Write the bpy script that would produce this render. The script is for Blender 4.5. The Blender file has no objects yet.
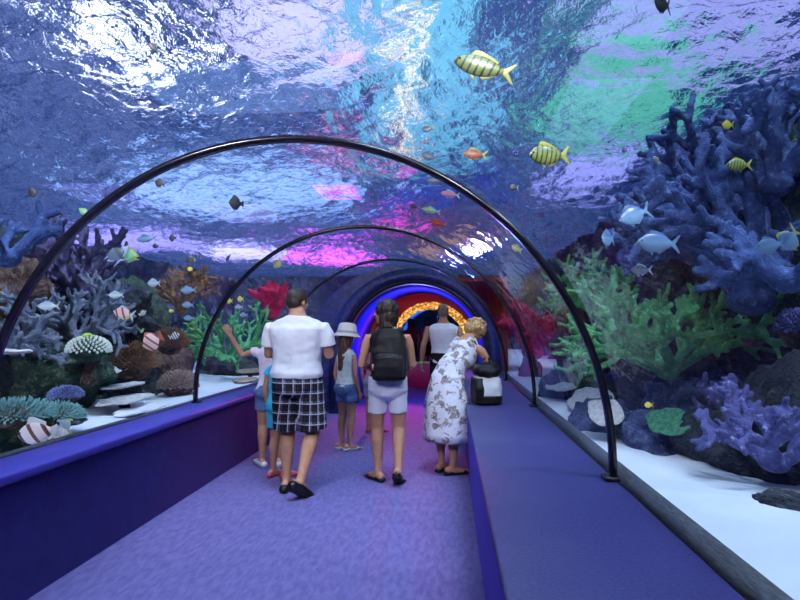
import bpy, bmesh, math, random
import numpy as np
from mathutils import Vector, Matrix, noise, Euler

S = bpy.context.scene
COL = S.collection
PI = math.pi
R = math.radians

# ------------------------------------------------------------------ camera
FOC = 600.0
PHI = math.atan(28 / 600.0)
THETA = math.atan(50 / 600.0 * math.cos(PHI))
CAM = Vector((0, 0, 1.4))
cd = bpy.data.cameras.new('camera')
cam = bpy.data.objects.new('camera', cd)
COL.objects.link(cam)
cd.sensor_width = 36
cd.lens = FOC * 36 / 800
cd.clip_start = 0.02
cam.location = CAM
cam.rotation_euler = (PI / 2 + PHI, 0, THETA)
S.camera = cam
CR = Euler(cam.rotation_euler).to_matrix()

# ------------------------------------------------------------------ world, lights, exposure
S.view_settings.view_transform = 'Standard'
S.view_settings.look = 'None'
S.view_settings.gamma = 1
S.view_settings.use_curve_mapping = False
S.view_settings.exposure = 0.0
S.cycles.use_denoising = True
S.cycles.max_bounces = 12
S.cycles.transparent_max_bounces = 24
S.cycles.transmission_bounces = 8
S.cycles.glossy_bounces = 4
S.cycles.diffuse_bounces = 3
S.cycles.sample_clamp_indirect = 6
S.cycles.caustics_reflective = False

W = bpy.data.worlds.new('sky'); S.world = W
W.use_nodes = True
wn = W.node_tree
bg = wn.nodes['Background']
tc = wn.nodes.new('ShaderNodeTexCoord')
nz = wn.nodes.new('ShaderNodeTexNoise'); nz.inputs['Scale'].default_value = 3.2; nz.inputs['Detail'].default_value = 6
rp = wn.nodes.new('ShaderNodeValToRGB')
rp.color_ramp.elements[0].position = .40; rp.color_ramp.elements[0].color = (.008, .03, .17, 1)
rp.color_ramp.elements[1].position = .64; rp.color_ramp.elements[1].color = (.38, .47, 1.0, 1)
e = rp.color_ramp.elements.new(.52); e.color = (.07, .15, .48, 1)
wn.links.new(tc.outputs['Generated'], nz.inputs['Vector'])
wn.links.new(nz.outputs['Fac'], rp.inputs['Fac'])
wn.links.new(rp.outputs['Color'], bg.inputs['Color'])
bg.inputs['Strength'].default_value = .58

def light(name, kind, loc, energy, color=(1, 1, 1), size=.2, target=None, **kw):
    l = bpy.data.lights.new(name, kind)
    l.energy = energy; l.color = color
    if kind == 'AREA':
        l.shape = 'RECTANGLE'; l.size = size; l.size_y = kw.pop('size_y', size)
    elif kind != 'SUN':
        l.shadow_soft_size = size
    for k, v in kw.items(): setattr(l, k, v)
    o = bpy.data.objects.new(name, l); COL.objects.link(o); o.location = loc
    if target is not None:
        d = Vector(target) - Vector(loc)
        o.rotation_euler = d.to_track_quat('-Z', 'Y').to_euler()
    return o

light('sun_light', 'SUN', (0, 0, 10), 7.5, (.80, .90, 1.0), target=(-.12, .25, 8.9), angle=R(6))
light('tunnel_fill_left', 'SPOT', (-1.9, 1.2, 3.25), 300, (1, .95, .93), size=.25, target=(-.9, 5.4, .9), spot_size=R(75), spot_blend=.7)  # unseen fill lamp added to light the visitors' backs
light('tunnel_fill_right', 'SPOT', (.5, 1.6, 3.2), 150, (.95, .93, 1), size=.25, target=(-.3, 5.8, .9), spot_size=R(75), spot_blend=.7)  # second added fill for the visitors, out of view
light('reef_fill_right', 'SPOT', (1.4, 2.2, 3.2), 60, (.75, .88, 1), size=.1, target=(2.3, 5.2, 1.2), spot_size=R(110), spot_blend=.6)  # added fill, no fixture here, brightens the right reef
light('sand_fill_right', 'SPOT', (1.3, 2.5, 3.15), 60, (.75, .9, 1), size=.1, target=(1.35, 3.0, .5), spot_size=R(110), spot_blend=.6)  # added fill over the sand strip, out of view
light('reef_fill_left', 'SPOT', (-3.4, 3.6, 3.1), 60, (.8, .92, 1), size=.1, target=(-4.0, 5.2, 1.0), spot_size=R(100), spot_blend=.6)  # unseen fill added for the left reef
light('magenta_spot', 'SPOT', (-1.1, 13.2, 1.95), 480, (1, .03, .22), size=.1, target=(-.9, 8.5, 0), spot_size=R(46), spot_blend=.6)
light('red_room_lamp', 'POINT', (-.9, 14.8, 2.2), 14, (1, .05, .05), size=.1)
light('far_blue_lamp', 'POINT', (-.5, 20, 1.9), 120, (.15, .35, 1), size=.15)
light('barrel_lamp', 'POINT', (-.57, 11.0, 1.6), 75, (.20, .18, 1), size=.1)
# ------------------------------------------------------------------ picking points
def ray(px, py):
    return (CR @ Vector(((px - 400) / FOC, (300 - py) / FOC, -1))).normalized()
def atY(px, py, y):
    d = ray(px, py); return CAM + d * ((y - CAM.y) / d.y)
def atX(px, py, x):
    d = ray(px, py); return CAM + d * ((x - CAM.x) / d.x)
def atZ(px, py, z):
    d = ray(px, py); return CAM + d * ((z - CAM.z) / d.z)

# ------------------------------------------------------------------ materials
class NT:
    def __init__(s, name):
        s.m = bpy.data.materials.new(name); s.m.use_nodes = True
        s.t = s.m.node_tree; s.t.nodes.clear()
        s.out = s.n('OutputMaterial')
    def n(s, typ, **kw):
        nd = s.t.nodes.new('ShaderNode' + typ)
        for k, v in kw.items():
            if k.startswith('i_'):
                nd.inputs[k[2:].replace('_', ' ')].default_value = v
            else: setattr(nd, k, v)
        return nd
    def l(s, a, b): s.t.links.new(a, b)
    def noise(s, scale, detail=3, vec=None, rough=.55, stretch=None, dist=0):
        nd = s.n('TexNoise'); nd.inputs['Scale'].default_value = scale; nd.inputs['Detail'].default_value = detail
        nd.inputs['Roughness'].default_value = rough; nd.inputs['Distortion'].default_value = dist
        v = vec or s.n('TexCoord').outputs['Object']
        if stretch:
            mp = s.n('Mapping'); mp.inputs['Scale'].default_value = stretch; s.l(v, mp.inputs['Vector']); v = mp.outputs['Vector']
        s.l(v, nd.inputs['Vector']); return nd
    def ramp(s, fac, stops, interp='LINEAR'):
        r = s.n('ValToRGB'); r.color_ramp.interpolation = interp
        el = r.color_ramp.elements
        while len(el) < len(stops): el.new(.5)
        for e_, (p, c) in zip(el, stops):
            e_.position = p; e_.color = (*c, 1) if len(c) == 3 else c
        s.l(fac, r.inputs['Fac']); return r.outputs['Color']
    def math(s, op, a, b=None, c=None):
        m = s.n('Math', operation=op)
        for i, v in enumerate((a, b, c)):
            if v is None: continue
            if isinstance(v, (int, float)): m.inputs[i].default_value = v
            else: s.l(v, m.inputs[i])
        return m.outputs[0]
    def mix(s, fac, a, b):
        m = s.n('Mix', data_type='RGBA')
        for i, v in ((0, fac), (6, a), (7, b)):
            if isinstance(v, (int, float)): m.inputs[i].default_value = v
            elif isinstance(v, tuple): m.inputs[i].default_value = (*v, 1) if len(v) == 3 else v
            else: s.l(v, m.inputs[i])
        return m.outputs[2]
    def bump(s, h, strength=.5, dist=.02):
        b = s.n('Bump'); b.inputs['Strength'].default_value = strength; b.inputs['Distance'].default_value = dist
        s.l(h, b.inputs['Height']); return b.outputs['Normal']
    def bsdf(s, color, rough=.6, metal=0, normal=None, spec=.4, **kw):
        p = s.n('BsdfPrincipled')
        if isinstance(color, tuple): p.inputs['Base Color'].default_value = (*color[:3], 1)
        else: s.l(color, p.inputs['Base Color'])
        p.inputs['Roughness'].default_value = rough; p.inputs['Metallic'].default_value = metal
        p.inputs['Specular IOR Level'].default_value = spec
        if normal is not None: s.l(normal, p.inputs['Normal'])
        for k, v in kw.items(): p.inputs[k].default_value = v
        s.l(p.outputs[0], s.out.inputs['Surface']); return p

def mat(name, color, color2=None, scale=8, rough=.6, bump=0, bscale=None, metal=0, spec=.4, stretch=None, dist=.02, lo=.35, hi=.65):
    t = NT(name)
    c = color
    nz_ = t.noise(scale, 4, stretch=stretch)
    if color2 is not None: c = t.ramp(nz_.outputs['Fac'], [(lo, color), (hi, color2)])
    nrm = None
    if bump:
        b_ = t.noise(bscale or scale * 3, 5, stretch=stretch)
        nrm = t.bump(b_.outputs['Fac'], bump, dist)
    t.bsdf(c, rough, metal, nrm, spec)
    return t.m

def emit(name, color, strength):
    t = NT(name); e_ = t.n('Emission'); e_.inputs[0].default_value = (*color, 1); e_.inputs[1].default_value = strength
    t.l(e_.outputs[0], t.out.inputs['Surface']); return t.m

# ------------------------------------------------------------------ tags
def tag(o, label=None, cat=None, group=None, kind=None):
    if label: o['label'] = label
    if cat: o['category'] = cat
    if group: o['group'] = group
    if kind: o['kind'] = kind
    return o
def empty(name, loc=(0, 0, 0), rz=0, label=None, cat=None, group=None):
    o = bpy.data.objects.new(name, None); COL.objects.link(o)
    o.empty_display_size = .05
    o.location = loc; o.rotation_euler = (0, 0, rz)
    return tag(o, label, cat, group)

def frame(t, up=Vector((0, 0, 1))):
    t = t.normalized()
    if abs(t.dot(up)) > .97: up = Vector((0, 1, 0)) if abs(t.y) < .9 else Vector((1, 0, 0))
    a = up.cross(t).normalized(); b = t.cross(a).normalized()
    return a, b

# ------------------------------------------------------------------ mesh collector
class MB:
    def __init__(s): s.v = []; s.f = []; s.mi = []; s.cur = 0
    def add(s, vs, fs):
        o = len(s.v); s.v += [tuple(v) for v in vs]
        s.f += [tuple(i + o for i in f) for f in fs]; s.mi += [s.cur] * len(fs)
    def rings(s, rings, cap=True, close=False):
        n = len(rings[0]); vs = [p for r_ in rings for p in r_]; fs = []
        m = len(rings)
        for k in range(m - 1 + (1 if close else 0)):
            a = k * n; b = ((k + 1) % m) * n
            for i in range(n):
                j = (i + 1) % n
                fs.append((a + i, a + j, b + j, b + i))
        if cap and not close:
            fs.append(tuple(reversed(range(n)))); fs.append(tuple((m - 1) * n + i for i in range(n)))
        s.add(vs, fs)
    def tube(s, pts, rad, n=12, flat=1.0, up=Vector((0, 0, 1)), round_ends=True):
        """swept tube; rad number or list or list of (a,b)"""
        pts = [Vector(p) for p in pts]
        if not isinstance(rad, (list, tuple)): rad = [rad] * len(pts)
        rr = [(r_, r_ * flat) if not isinstance(r_, (tuple, list)) else r_ for r_ in rad]
        if round_ends:
            def ext(p, q, r_):
                d = (p - q).normalized(); m = min(r_)
                return [(p + d * m * f, (r_[0] * g, r_[1] * g)) for f, g in ((.55, .83), (.85, .53), (1.0, .12))]
            A = ext(pts[0], pts[1], rr[0]); B = ext(pts[-1], pts[-2], rr[-1])
            pts = [p for p, _ in reversed(A)] + pts + [p for p, _ in B]
            rr = [r_ for _, r_ in reversed(A)] + rr + [r_ for _, r_ in B]
        rings = []
        for i, p in enumerate(pts):
            t = (pts[min(i + 1, len(pts) - 1)] - pts[max(i - 1, 0)])
            if i == 0: a, b = frame(t, up)
            else:                                    # carry the section along without twisting it
                t = t.normalized(); a = (a - t * a.dot(t)).normalized(); b = t.cross(a)
            rings.append([p + a * math.cos(k * 2 * PI / n) * rr[i][0] + b * math.sin(k * 2 * PI / n) * rr[i][1] for k in range(n)])
        s.rings(rings)
    def ell(s, c, r, n=16, m=10, M=None, squash=None):
        c = Vector(c); rings = []
        if isinstance(r, (int, float)): r = (r, r, r)
        for k in range(m + 1):
            ph = -PI / 2 + PI * k / m
            ph = max(-PI / 2 + .05, min(PI / 2 - .05, ph))
            ring = []
            for i in range(n):
                th = 2 * PI * i / n
                p = Vector((math.cos(ph) * math.cos(th) * r[0], math.cos(ph) * math.sin(th) * r[1], math.sin(ph) * r[2]))
                if M is not None: p = M @ p
                ring.append(c + p)
            rings.append(ring)
        s.rings(rings)
    def box(s, c, d, M=None):
        c = Vector(c); vs = []
        for x in (-.5, .5):
            for y in (-.5, .5):
                for z in (-.5, .5):
                    p = Vector((x * d[0], y * d[1], z * d[2]))
                    if M is not None: p = M @ p
                    vs.append(c + p)
        s.add(vs, [(0, 1, 3, 2), (4, 6, 7, 5), (0, 4, 5, 1), (2, 3, 7, 6), (0, 2, 6, 4), (1, 5, 7, 3)])
    def prism(s, pts, h, M=None):
        """closed 2D outline (x,z) extruded by thickness h in y, centred"""
        n = len(pts); vs = [Vector((p[0], -h / 2, p[1])) for p in pts] + [Vector((p[0], h / 2, p[1])) for p in pts]
        if M is not None: vs = [M @ v for v in vs]
        fs = [tuple(range(n)), tuple(reversed(range(n, 2 * n)))]
        for i in range(n):
            j = (i + 1) % n; fs.append((i, i + n, j + n, j))
        s.add(vs, fs)
    def build(s, name, m, parent=None, remesh=0, smooth_it=0, disp=None, flat=False, sub=0, bevel=0, decimate=0):
        me = bpy.data.meshes.new(name)
        me.from_pydata(s.v, [], s.f)
        bm = bmesh.new(); bm.from_mesh(me); bmesh.ops.recalc_face_normals(bm, faces=bm.faces); bm.to_mesh(me); bm.free()
        ms = m if isinstance(m, (list, tuple)) else [m]
        for x in ms: me.materials.append(x)
        if len(ms) > 1: me.polygons.foreach_set('material_index', s.mi)
        o = bpy.data.objects.new(name, me); COL.objects.link(o)
        if remesh or sub or bevel:
            if remesh:
                md = o.modifiers.new('r', 'REMESH'); md.mode = 'VOXEL'; md.voxel_size = remesh; md.adaptivity = 0
                if smooth_it:
                    sm = o.modifiers.new('s', 'SMOOTH'); sm.factor = .5; sm.iterations = smooth_it
            if bevel:
                bv = o.modifiers.new('b', 'BEVEL'); bv.width = bevel; bv.segments = 2; bv.limit_method = 'ANGLE'
            if sub:
                sb = o.modifiers.new('u', 'SUBSURF'); sb.levels = sb.render_levels = sub
            dg = bpy.context.evaluated_depsgraph_get()
            nm = bpy.data.meshes.new_from_object(o.evaluated_get(dg))
            o.modifiers.clear(); old = o.data; o.data = nm; bpy.data.meshes.remove(old)
            nm.name = name; me = nm
            if not len(me.materials):
                for x in ms: me.materials.append(x)
        if disp:
            nv = len(me.vertices); co = np.empty(nv * 3); no = np.empty(nv * 3)
            me.vertices.foreach_get('co', co); me.vertex_normals.foreach_get('vector', no)
            co = co.reshape(-1, 3); no = no.reshape(-1, 3)
            d = np.array([disp(Vector(p)) for p in co])
            co = co + no * d[:, None]
            me.vertices.foreach_set('co', co.ravel())
        me.polygons.foreach_set('use_smooth', [not flat] * len(me.polygons))
        me.update()
        if parent is not None: o.parent = parent
        return o

def copy_tree(o, parent=None):
    c = o.copy(); COL.objects.link(c)
    if parent is not None: c.parent = parent
    for ch in o.children: copy_tree(ch, c)
    return c
# ------------------------------------------------------------------ setting dimensions
XL, XR, ZL = -2.45, .785, .68          # outer edges of the ledges, ledge height
XC, RT, ST = -.8325, 1.6175, .76       # tunnel centre, radius, spring height
FL, FR = -2.18, .175                   # floor edges
WZ = 3.5                               # water level
Y1 = 10.0
def struct(o, label=None): o['kind'] = 'structure'; return o

# carpets and paint
t = NT('floor_carpet')
n1 = t.noise(260, 2); n2 = t.noise(1.3, 4); n3 = t.noise(30, 3, stretch=(1, .3, 1))
c = t.ramp(n2.outputs['Fac'], [(.3, (.068, .058, .175)), (.7, (.112, .096, .25))])
c = t.mix(.45, c, t.ramp(n1.outputs['Fac'], [(.3, (.04, .035, .15)), (.7, (.26, .23, .52))]))
c = t.mix(.3, c, t.ramp(n3.outputs['Fac'], [(.35, (.05, .04, .16)), (.65, (.22, .19, .46))]))
t.bsdf(c, .75, normal=t.bump(n1.outputs['Fac'], .5, .006), spec=.25); M_FLOOR = t.m
t = NT('ledge_carpet')
n1 = t.noise(75, 4); n2 = t.noise(2.2, 5)
c = t.ramp(n2.outputs['Fac'], [(.35, (.011, .010, .09)), (.62, (.018, .017, .11)), (.75, (.034, .038, .11))])
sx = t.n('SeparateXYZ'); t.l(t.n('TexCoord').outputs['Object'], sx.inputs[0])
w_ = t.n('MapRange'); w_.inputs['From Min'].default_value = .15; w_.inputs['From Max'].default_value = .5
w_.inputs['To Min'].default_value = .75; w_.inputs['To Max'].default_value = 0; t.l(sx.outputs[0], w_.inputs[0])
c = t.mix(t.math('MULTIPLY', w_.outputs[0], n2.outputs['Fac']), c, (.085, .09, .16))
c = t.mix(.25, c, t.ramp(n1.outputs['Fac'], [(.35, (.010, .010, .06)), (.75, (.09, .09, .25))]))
t.bsdf(c, .55, normal=t.bump(n1.outputs['Fac'], .35, .004), spec=.4); M_LEDGE = t.m
M_LEDGE_L = mat('ledge_cap_blue', (.036, .030, .25), (.046, .040, .30), 5, .5, .2, 200, dist=.003)
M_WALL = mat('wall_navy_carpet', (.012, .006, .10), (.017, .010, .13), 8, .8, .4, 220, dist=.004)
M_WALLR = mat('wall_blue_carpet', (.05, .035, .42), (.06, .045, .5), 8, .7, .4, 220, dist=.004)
M_GASKET = mat('gasket_black', (.008, .009, .012), (.07, .08, .09), 40, .5, .8, 90, stretch=(3, .5, 3), dist=.01)
M_RIB = mat('rib_dark_steel', (.006, .005, .010), None, 3, .22, metal=0, spec=.6)

def plane_grid(name, x0, x1, y0, y1, z, nx, ny, m, f=None):
    xs = np.linspace(x0, x1, nx + 1); ys = np.linspace(y0, y1, ny + 1)
    X, Y = np.meshgrid(xs, ys)
    Z = f(X, Y) if f else np.full_like(X, z)
    co = np.stack([X, Y, Z], -1).reshape(-1, 3)
    a = np.arange(nx * ny); r_ = a // nx * (nx + 1) + a % nx
    fs = np.stack([r_, r_ + 1, r_ + nx + 2, r_ + nx + 1], 1)
    if name == 'water_surface': fs = fs[:, ::-1]
    me = bpy.data.meshes.new(name)
    me.vertices.add(len(co)); me.vertices.foreach_set('co', co.ravel())
    me.loops.add(len(fs) * 4); me.loops.foreach_set('vertex_index', fs.ravel().astype(np.int32))
    me.polygons.add(len(fs)); me.polygons.foreach_set('loop_start', np.arange(0, len(fs) * 4, 4, dtype=np.int32))
    me.update(calc_edges=True); me.validate()
    me.polygons.foreach_set('use_smooth', [True] * len(me.polygons))
    me.materials.append(m)
    o = bpy.data.objects.new(name, me); COL.objects.link(o); return o

b = MB(); b.box(((FL + FR) / 2 + .2, 11, -.06), (FR - FL + 5, 28, .12)); struct(b.build('floor', M_FLOOR, flat=True))
# left bench: navy wall + blue cap with a shadow gap
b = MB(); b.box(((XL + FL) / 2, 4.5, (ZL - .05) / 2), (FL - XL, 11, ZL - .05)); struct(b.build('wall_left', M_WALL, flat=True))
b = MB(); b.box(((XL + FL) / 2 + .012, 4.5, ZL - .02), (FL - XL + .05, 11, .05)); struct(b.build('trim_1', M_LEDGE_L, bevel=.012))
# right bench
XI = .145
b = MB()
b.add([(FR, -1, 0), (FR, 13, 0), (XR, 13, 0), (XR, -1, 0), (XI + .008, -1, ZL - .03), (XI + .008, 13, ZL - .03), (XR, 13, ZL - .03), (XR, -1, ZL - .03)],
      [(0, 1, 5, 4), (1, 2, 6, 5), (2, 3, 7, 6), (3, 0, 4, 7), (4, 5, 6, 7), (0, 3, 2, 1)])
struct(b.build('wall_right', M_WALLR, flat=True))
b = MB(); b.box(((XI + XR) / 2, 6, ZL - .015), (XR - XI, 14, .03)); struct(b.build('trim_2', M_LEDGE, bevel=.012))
# gaskets at the foot of the acrylic
b = MB()
for y in np.arange(-1, 12.9, .5): pass
b.box((XR + .055, 6, ZL - .02), (.11, 14, .075)); struct(b.build('trim_3', M_GASKET, bevel=.015))
b = MB(); b.box((XL - .04, 4.5, ZL - .02), (.08, 11, .07)); struct(b.build('trim_4', M_GASKET, bevel=.01))

# ------------------------------------------------------------------ acrylic tunnel
t = NT('acrylic')
tcn = t.n('TexCoord').outputs['Object']
na = t.noise(2.2, 4, vec=tcn, stretch=(1, .35, 1), dist=.6)
nb = t.noise(14, 3, vec=tcn, stretch=(1, .25, 1))
nrm = t.bump(t.math('ADD', na.outputs['Fac'], t.math('MULTIPLY', nb.outputs['Fac'], .12)), .22, .12)
fr = t.n('Fresnel'); fr.inputs['IOR'].default_value = 1.42
gl = t.n('BsdfGlossy'); gl.inputs['Roughness'].default_value = .03; gl.inputs['Color'].default_value = (.85, .9, 1, 1)
t.l(nrm, gl.inputs['Normal'])
tr = t.n('BsdfTransparent'); tr.inputs['Color'].default_value = (.93, .95, .985, 1)
mx = t.n('MixShader'); t.l(t.math('MINIMUM', t.math('MULTIPLY', t.math('POWER', fr.outputs[0], 1.6), 1.15), .5), mx.inputs[0]); t.l(tr.outputs[0], mx.inputs[1]); t.l(gl.outputs[0], mx.inputs[2])
t.l(mx.outputs[0], t.out.inputs['Surface']); M_ACR = t.m

t = NT('acrylic_outer'); tr = t.n('BsdfTransparent'); tr.inputs['Color'].default_value = (.96, .975, 1, 1); t.l(tr.outputs[0], t.out.inputs['Surface']); M_ACRO = t.m
def arc(xc, r, st, zb, n=64):
    pts = [(xc - r, zb)]
    pts += [(xc - r * math.cos(PI * k / n), st + r * math.sin(PI * k / n)) for k in range(n + 1)]
    return pts + [(xc + r, zb)]
RIBS = [2.95, 5.6, 8.35]
YS = [-1.2] + RIBS + [Y1]
for k in range(len(YS) - 1):
    y0, y1 = YS[k], YS[k + 1]
    b = MB(); rings = []
    A = arc(XC, RT, ST, ZL - .0); B = arc(XC, RT + .05, ST, ZL - .0)
    prof = A + B[::-1]
    ny = 2
    b.rings([[(p[0], y, p[1]) for p in prof] for y in np.linspace(y0, y1, ny)], cap=False)
    na_ = len(prof); b.mi = [0 if i % na_ < len(A) - 1 else 1 for i in range(len(b.f))]
    o = b.build('window_%d' % (k + 1), [M_ACR, M_ACRO])
    # flat caps shading
    struct(o)

def arch(name, y, w, depth, rad, xc, st, zb, m, parent=None, n=72):
    A = arc(xc, rad, st, zb, n); Bq = arc(xc, rad - w, st, zb, n)
    b = MB(); rings = []
    for p, q in zip(A, Bq):
        rings.append([(p[0], y - depth / 2, p[1]), (p[0], y + depth / 2, p[1]), (q[0], y + depth / 2, q[1]), (q[0], y - depth / 2, q[1])])
    b.rings(rings)
    return b.build(name, m, parent, bevel=0)
RL = ['large black arched joint strip closest to the camera, spanning both benches', 'middle black arched joint strip above the man in the white t-shirt', 'small thin arched joint strip just before the blue portal']
for y, lb in zip(RIBS, RL):
    e_ = empty('tunnel_rib', (XC, y, ZL), 0, lb, 'arch', 'black arched joint strips of the tunnel')
    o = arch('hoop', 0, .030, .045, RT - .004, 0, ST - ZL, 0.0, M_RIB, e_)
    b = MB()
    for sx_ in (-1, 1):
        b2 = MB(); b2.box((sx_ * (RT - .03), 0, .012), (.07, .09, .02)); b2.build('foot_plate', M_RIB, e_, bevel=.004)

# ------------------------------------------------------------------ portal, barrel, red room, gold arch, far tunnel
XP, RP, SP = -.585, 1.40, .98
M_RING = mat('portal_navy_tile', (.006, .008, .07), (.03, .04, .20), 14, .3, .25, 30, spec=.6)
M_BLUE = mat('barrel_blue', (.03, .022, .55), (.04, .032, .65), 5, .9)
M_BLACK = mat('black_rubber', (.006, .006, .01), None, 3, .5)
def band(name, y0, y1, xc, st, ro, ri, zb, m, parent=None):
    A = arc(xc, ro, st, zb, 60); Bq = arc(xc, ri, st, zb, 60)
    b = MB()
    b.rings([[(p[0], y0, p[1]), (p[0], y1, p[1]), (q[0], y1, q[1]), (q[0], y0, q[1])] for p, q in zip(A, Bq)])
    return b.build(name, m, parent, bevel=0, flat=False)
# end wall of the acrylic part with an arched hole
def holed_wall(name, y, th, xc, st, ri, x0, x1, z0, z1, m):
    A = arc(xc, ri, st, z0, 60); b = MB()
    def outp(p):
        dx, dz = p[0] - xc, max(p[1] - st, 0)
        if p[1] <= st: return (x0 if dx < 0 else x1, p[1])
        s_ = min((x1 - xc) / dx if dx > 1e-6 else 1e9, (x0 - xc) / dx if dx < -1e-6 else 1e9, (z1 - st) / dz if dz > 1e-6 else 1e9)
        return (xc + dx * s_, st + dz * s_)
    b.rings([[(p[0], y, p[1]), (p[0], y + th, p[1]), (q[0], y + th, q[1]), (q[0], y, q[1])] for p, q in ((p, outp(p)) for p in A)])
    return struct(b.build(name, m, flat=True))
A = arc(XP, RP - .03, SP, 0, 60); Bq = arc(XC, RT + .05, ST, 0, 60); b = MB()
b.rings([[(p[0], Y1 + .02, p[1]), (p[0], Y1 + .10, p[1]), (q[0], Y1 + .10, q[1]), (q[0], Y1 + .02, q[1])] for p, q in zip(A, Bq)])
struct(b.build('wall_portal', M_RING, flat=True))
e_ = empty('portal_ring', (XP, Y1, 0), 0, 'dark navy arched portal ring with bright blue barrel inside, at tunnel end', 'portal')
for nm, y0, y1, ro, ri, m_ in (('outer_band', -.22, .10, RP, 1.19, M_RING), ('black_seam', -.24, .12, 1.20, 1.15, M_BLACK), ('barrel', .12, 2.6, 1.20, 1.145, M_BLUE)):
    band(nm, y0, y1, 0, SP, ro, ri, 0, m_, e_)
M_RED = mat('red_wall', (.22, .006, .01), (.32, .01, .015), 4, .5)
M_REDF = mat('red_barrier', (.62, .01, .07), (.75, .015, .10), 4, .45)
b = MB(); b.box((-1.95, 14.4, 1.19), (.1, 3.6, 2.38)); struct(b.build('wall_red_left', M_RED, flat=True))
b = MB(); b.box((1.15, 14.4, 1.19), (.1, 3.6, 2.38)); struct(b.build('wall_red_right', M_RED, flat=True))
b = MB(); b.box((-.4, 14.4, 2.42), (3.2, 3.6, .08)); struct(b.build('ceiling', M_RED, flat=True))
XG, SG, RG = -.50, 1.0, 1.02
holed_wall('wall_red_back', 16.0, .12, XG, SG, RG, -2.0, 1.2, 0, 2.46, M_RED)
# barrier
e_ = empty('red_barrier', (-.7, 14.2, 0), 0, 'low red barrier wall with pale yellow top beyond the portal', 'barrier')
b = MB(); b.box((0, .1, .27), (2.4, .2, .54)); b.build('panel', M_REDF, e_, bevel=.01)
b = MB(); b.box((0, .09, .57), (2.44, .26, .06)); b.build('top_rail', mat('rail_cream', (.75, .45, .16), None, 3, .4), e_, bevel=.012)
# gold arch: crumpled gold foil ring with its lit look put in as emission
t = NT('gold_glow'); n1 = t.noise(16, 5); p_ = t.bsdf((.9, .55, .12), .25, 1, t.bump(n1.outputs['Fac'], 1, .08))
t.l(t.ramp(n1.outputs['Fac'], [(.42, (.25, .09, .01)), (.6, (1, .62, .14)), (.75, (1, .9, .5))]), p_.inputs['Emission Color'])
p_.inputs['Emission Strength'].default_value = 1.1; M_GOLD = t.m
A = arc(0, RG - .03, SG, .6, 70)
b = MB(); b.tube([(p[0], 0, p[1]) for p in A], [.10] * len(A), 14, round_ends=False)
e_ = b.build('gold_foil_arch', M_GOLD, None, disp=lambda p: .035 * noise.noise(p * 9) + .02 * noise.noise(p * 23))
e_.location = (XG, 15.93, 0)
tag(e_, 'gold crumpled arch with an added glow over the far blue passage', 'arch')
t = NT('far_tunnel_blue'); n1 = t.noise(5, 4, stretch=(1, .3, 1), dist=1); t.bsdf(t.ramp(n1.outputs['Fac'], [(.35, (.02, .09, .32)), (.55, (.07, .25, .6)), (.75, (.4, .7, .95))]), .3); M_FAR = t.m
o = band('window_far', 16.12, 25, XG, SG, RG + .1, RG + .04, 0, M_FAR); struct(o)
b = MB(); b.box((XG, 25.05, 1.2), (2.6, .1, 2.6)); struct(b.build('wall_far', mat('far_dark', (.01, .03, .12), (.03, .09, .3), 3, .6), flat=True))
# red neon post glimpsed inside the portal
p0 = atY(359, 318, 13.0)
b = MB(); b.tube([(p0.x, 13, .02), (p0.x, 13, 1.95)], .022, 10)
o = b.build('neon_tube', emit('neon_red', (1, .03, .02), 5)); tag(o, 'vertical red neon tube inside the blue portal', 'neon light')
o.location = (0, 0, 0)

# ------------------------------------------------------------------ tank
TL, TR = -9.0, 3.1
def wave_h(X, Y):
    rng = np.random.RandomState(7); Z = np.zeros_like(X)
    Xw = X + .25 * np.sin(Y * 1.3 + X * .7) + .06 * np.sin(Y * 5.1 - X * 3); Yw = Y + .25 * np.sin(X * 1.7 + 1) + .06 * np.sin(X * 6.1 + Y * 2)
    for lam, amp, cnt in ((1.7, .020, 5), (.8, .011, 8), (.42, .0085, 12), (.22, .0068, 16), (.13, .0040, 16)):
        for _ in range(cnt):
            th = rng.uniform(-1.3, 1.3) + .35; k = 2 * PI / (lam * rng.uniform(.75, 1.3)); ph = rng.uniform(0, 2 * PI)
            a = (Xw * math.cos(th) + Yw * math.sin(th)) * k + ph
            Z += amp * (1 - 2 * np.abs(np.sin(a / 2))) * .75 if lam < .5 else amp * np.sin(a)
    return WZ + Z * .8
t = NT('water_surface')
tcn = t.n('TexCoord').outputs['Object']
nb = t.noise(15, 3, vec=tcn, dist=.3, rough=.6)
nrm = t.bump(nb.outputs['Fac'], 1.1, .03)
rf = t.n('BsdfRefraction'); rf.inputs['IOR'].default_value = 1.33; rf.inputs['Roughness'].default_value = .02; rf.inputs['Color'].default_value = (.78, .87, 1, 1)
gl = t.n('BsdfGlossy'); gl.inputs['Roughness'].default_value = .04; gl.inputs['Color'].default_value = (.7, .85, 1, 1)
tr = t.n('BsdfTransparent'); tr.inputs['Color'].default_value = (.75, .88, 1, 1)
t.l(nrm, rf.inputs['Normal']); t.l(nrm, gl.inputs['Normal'])
m1 = t.n('MixShader'); m1.inputs[0].default_value = .14; t.l(rf.outputs[0], m1.inputs[1]); t.l(tr.outputs[0], m1.inputs[2])
fr = t.n('Fresnel'); fr.inputs['IOR'].default_value = 1.33; t.l(nrm, fr.inputs['Normal'])
m2 = t.n('MixShader'); t.l(t.math('ADD', t.math('MULTIPLY', fr.outputs[0], .3), .12), m2.inputs[0]); t.l(m1.outputs[0], m2.inputs[1]); t.l(gl.outputs[0], m2.inputs[2])
t.l(m2.outputs[0], t.out.inputs['Surface']); M_WATER = t.m
struct(plane_grid('water_surface', TL - .3, TR + .3, -2, 24, WZ, 290, 640, M_WATER, wave_h))

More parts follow.
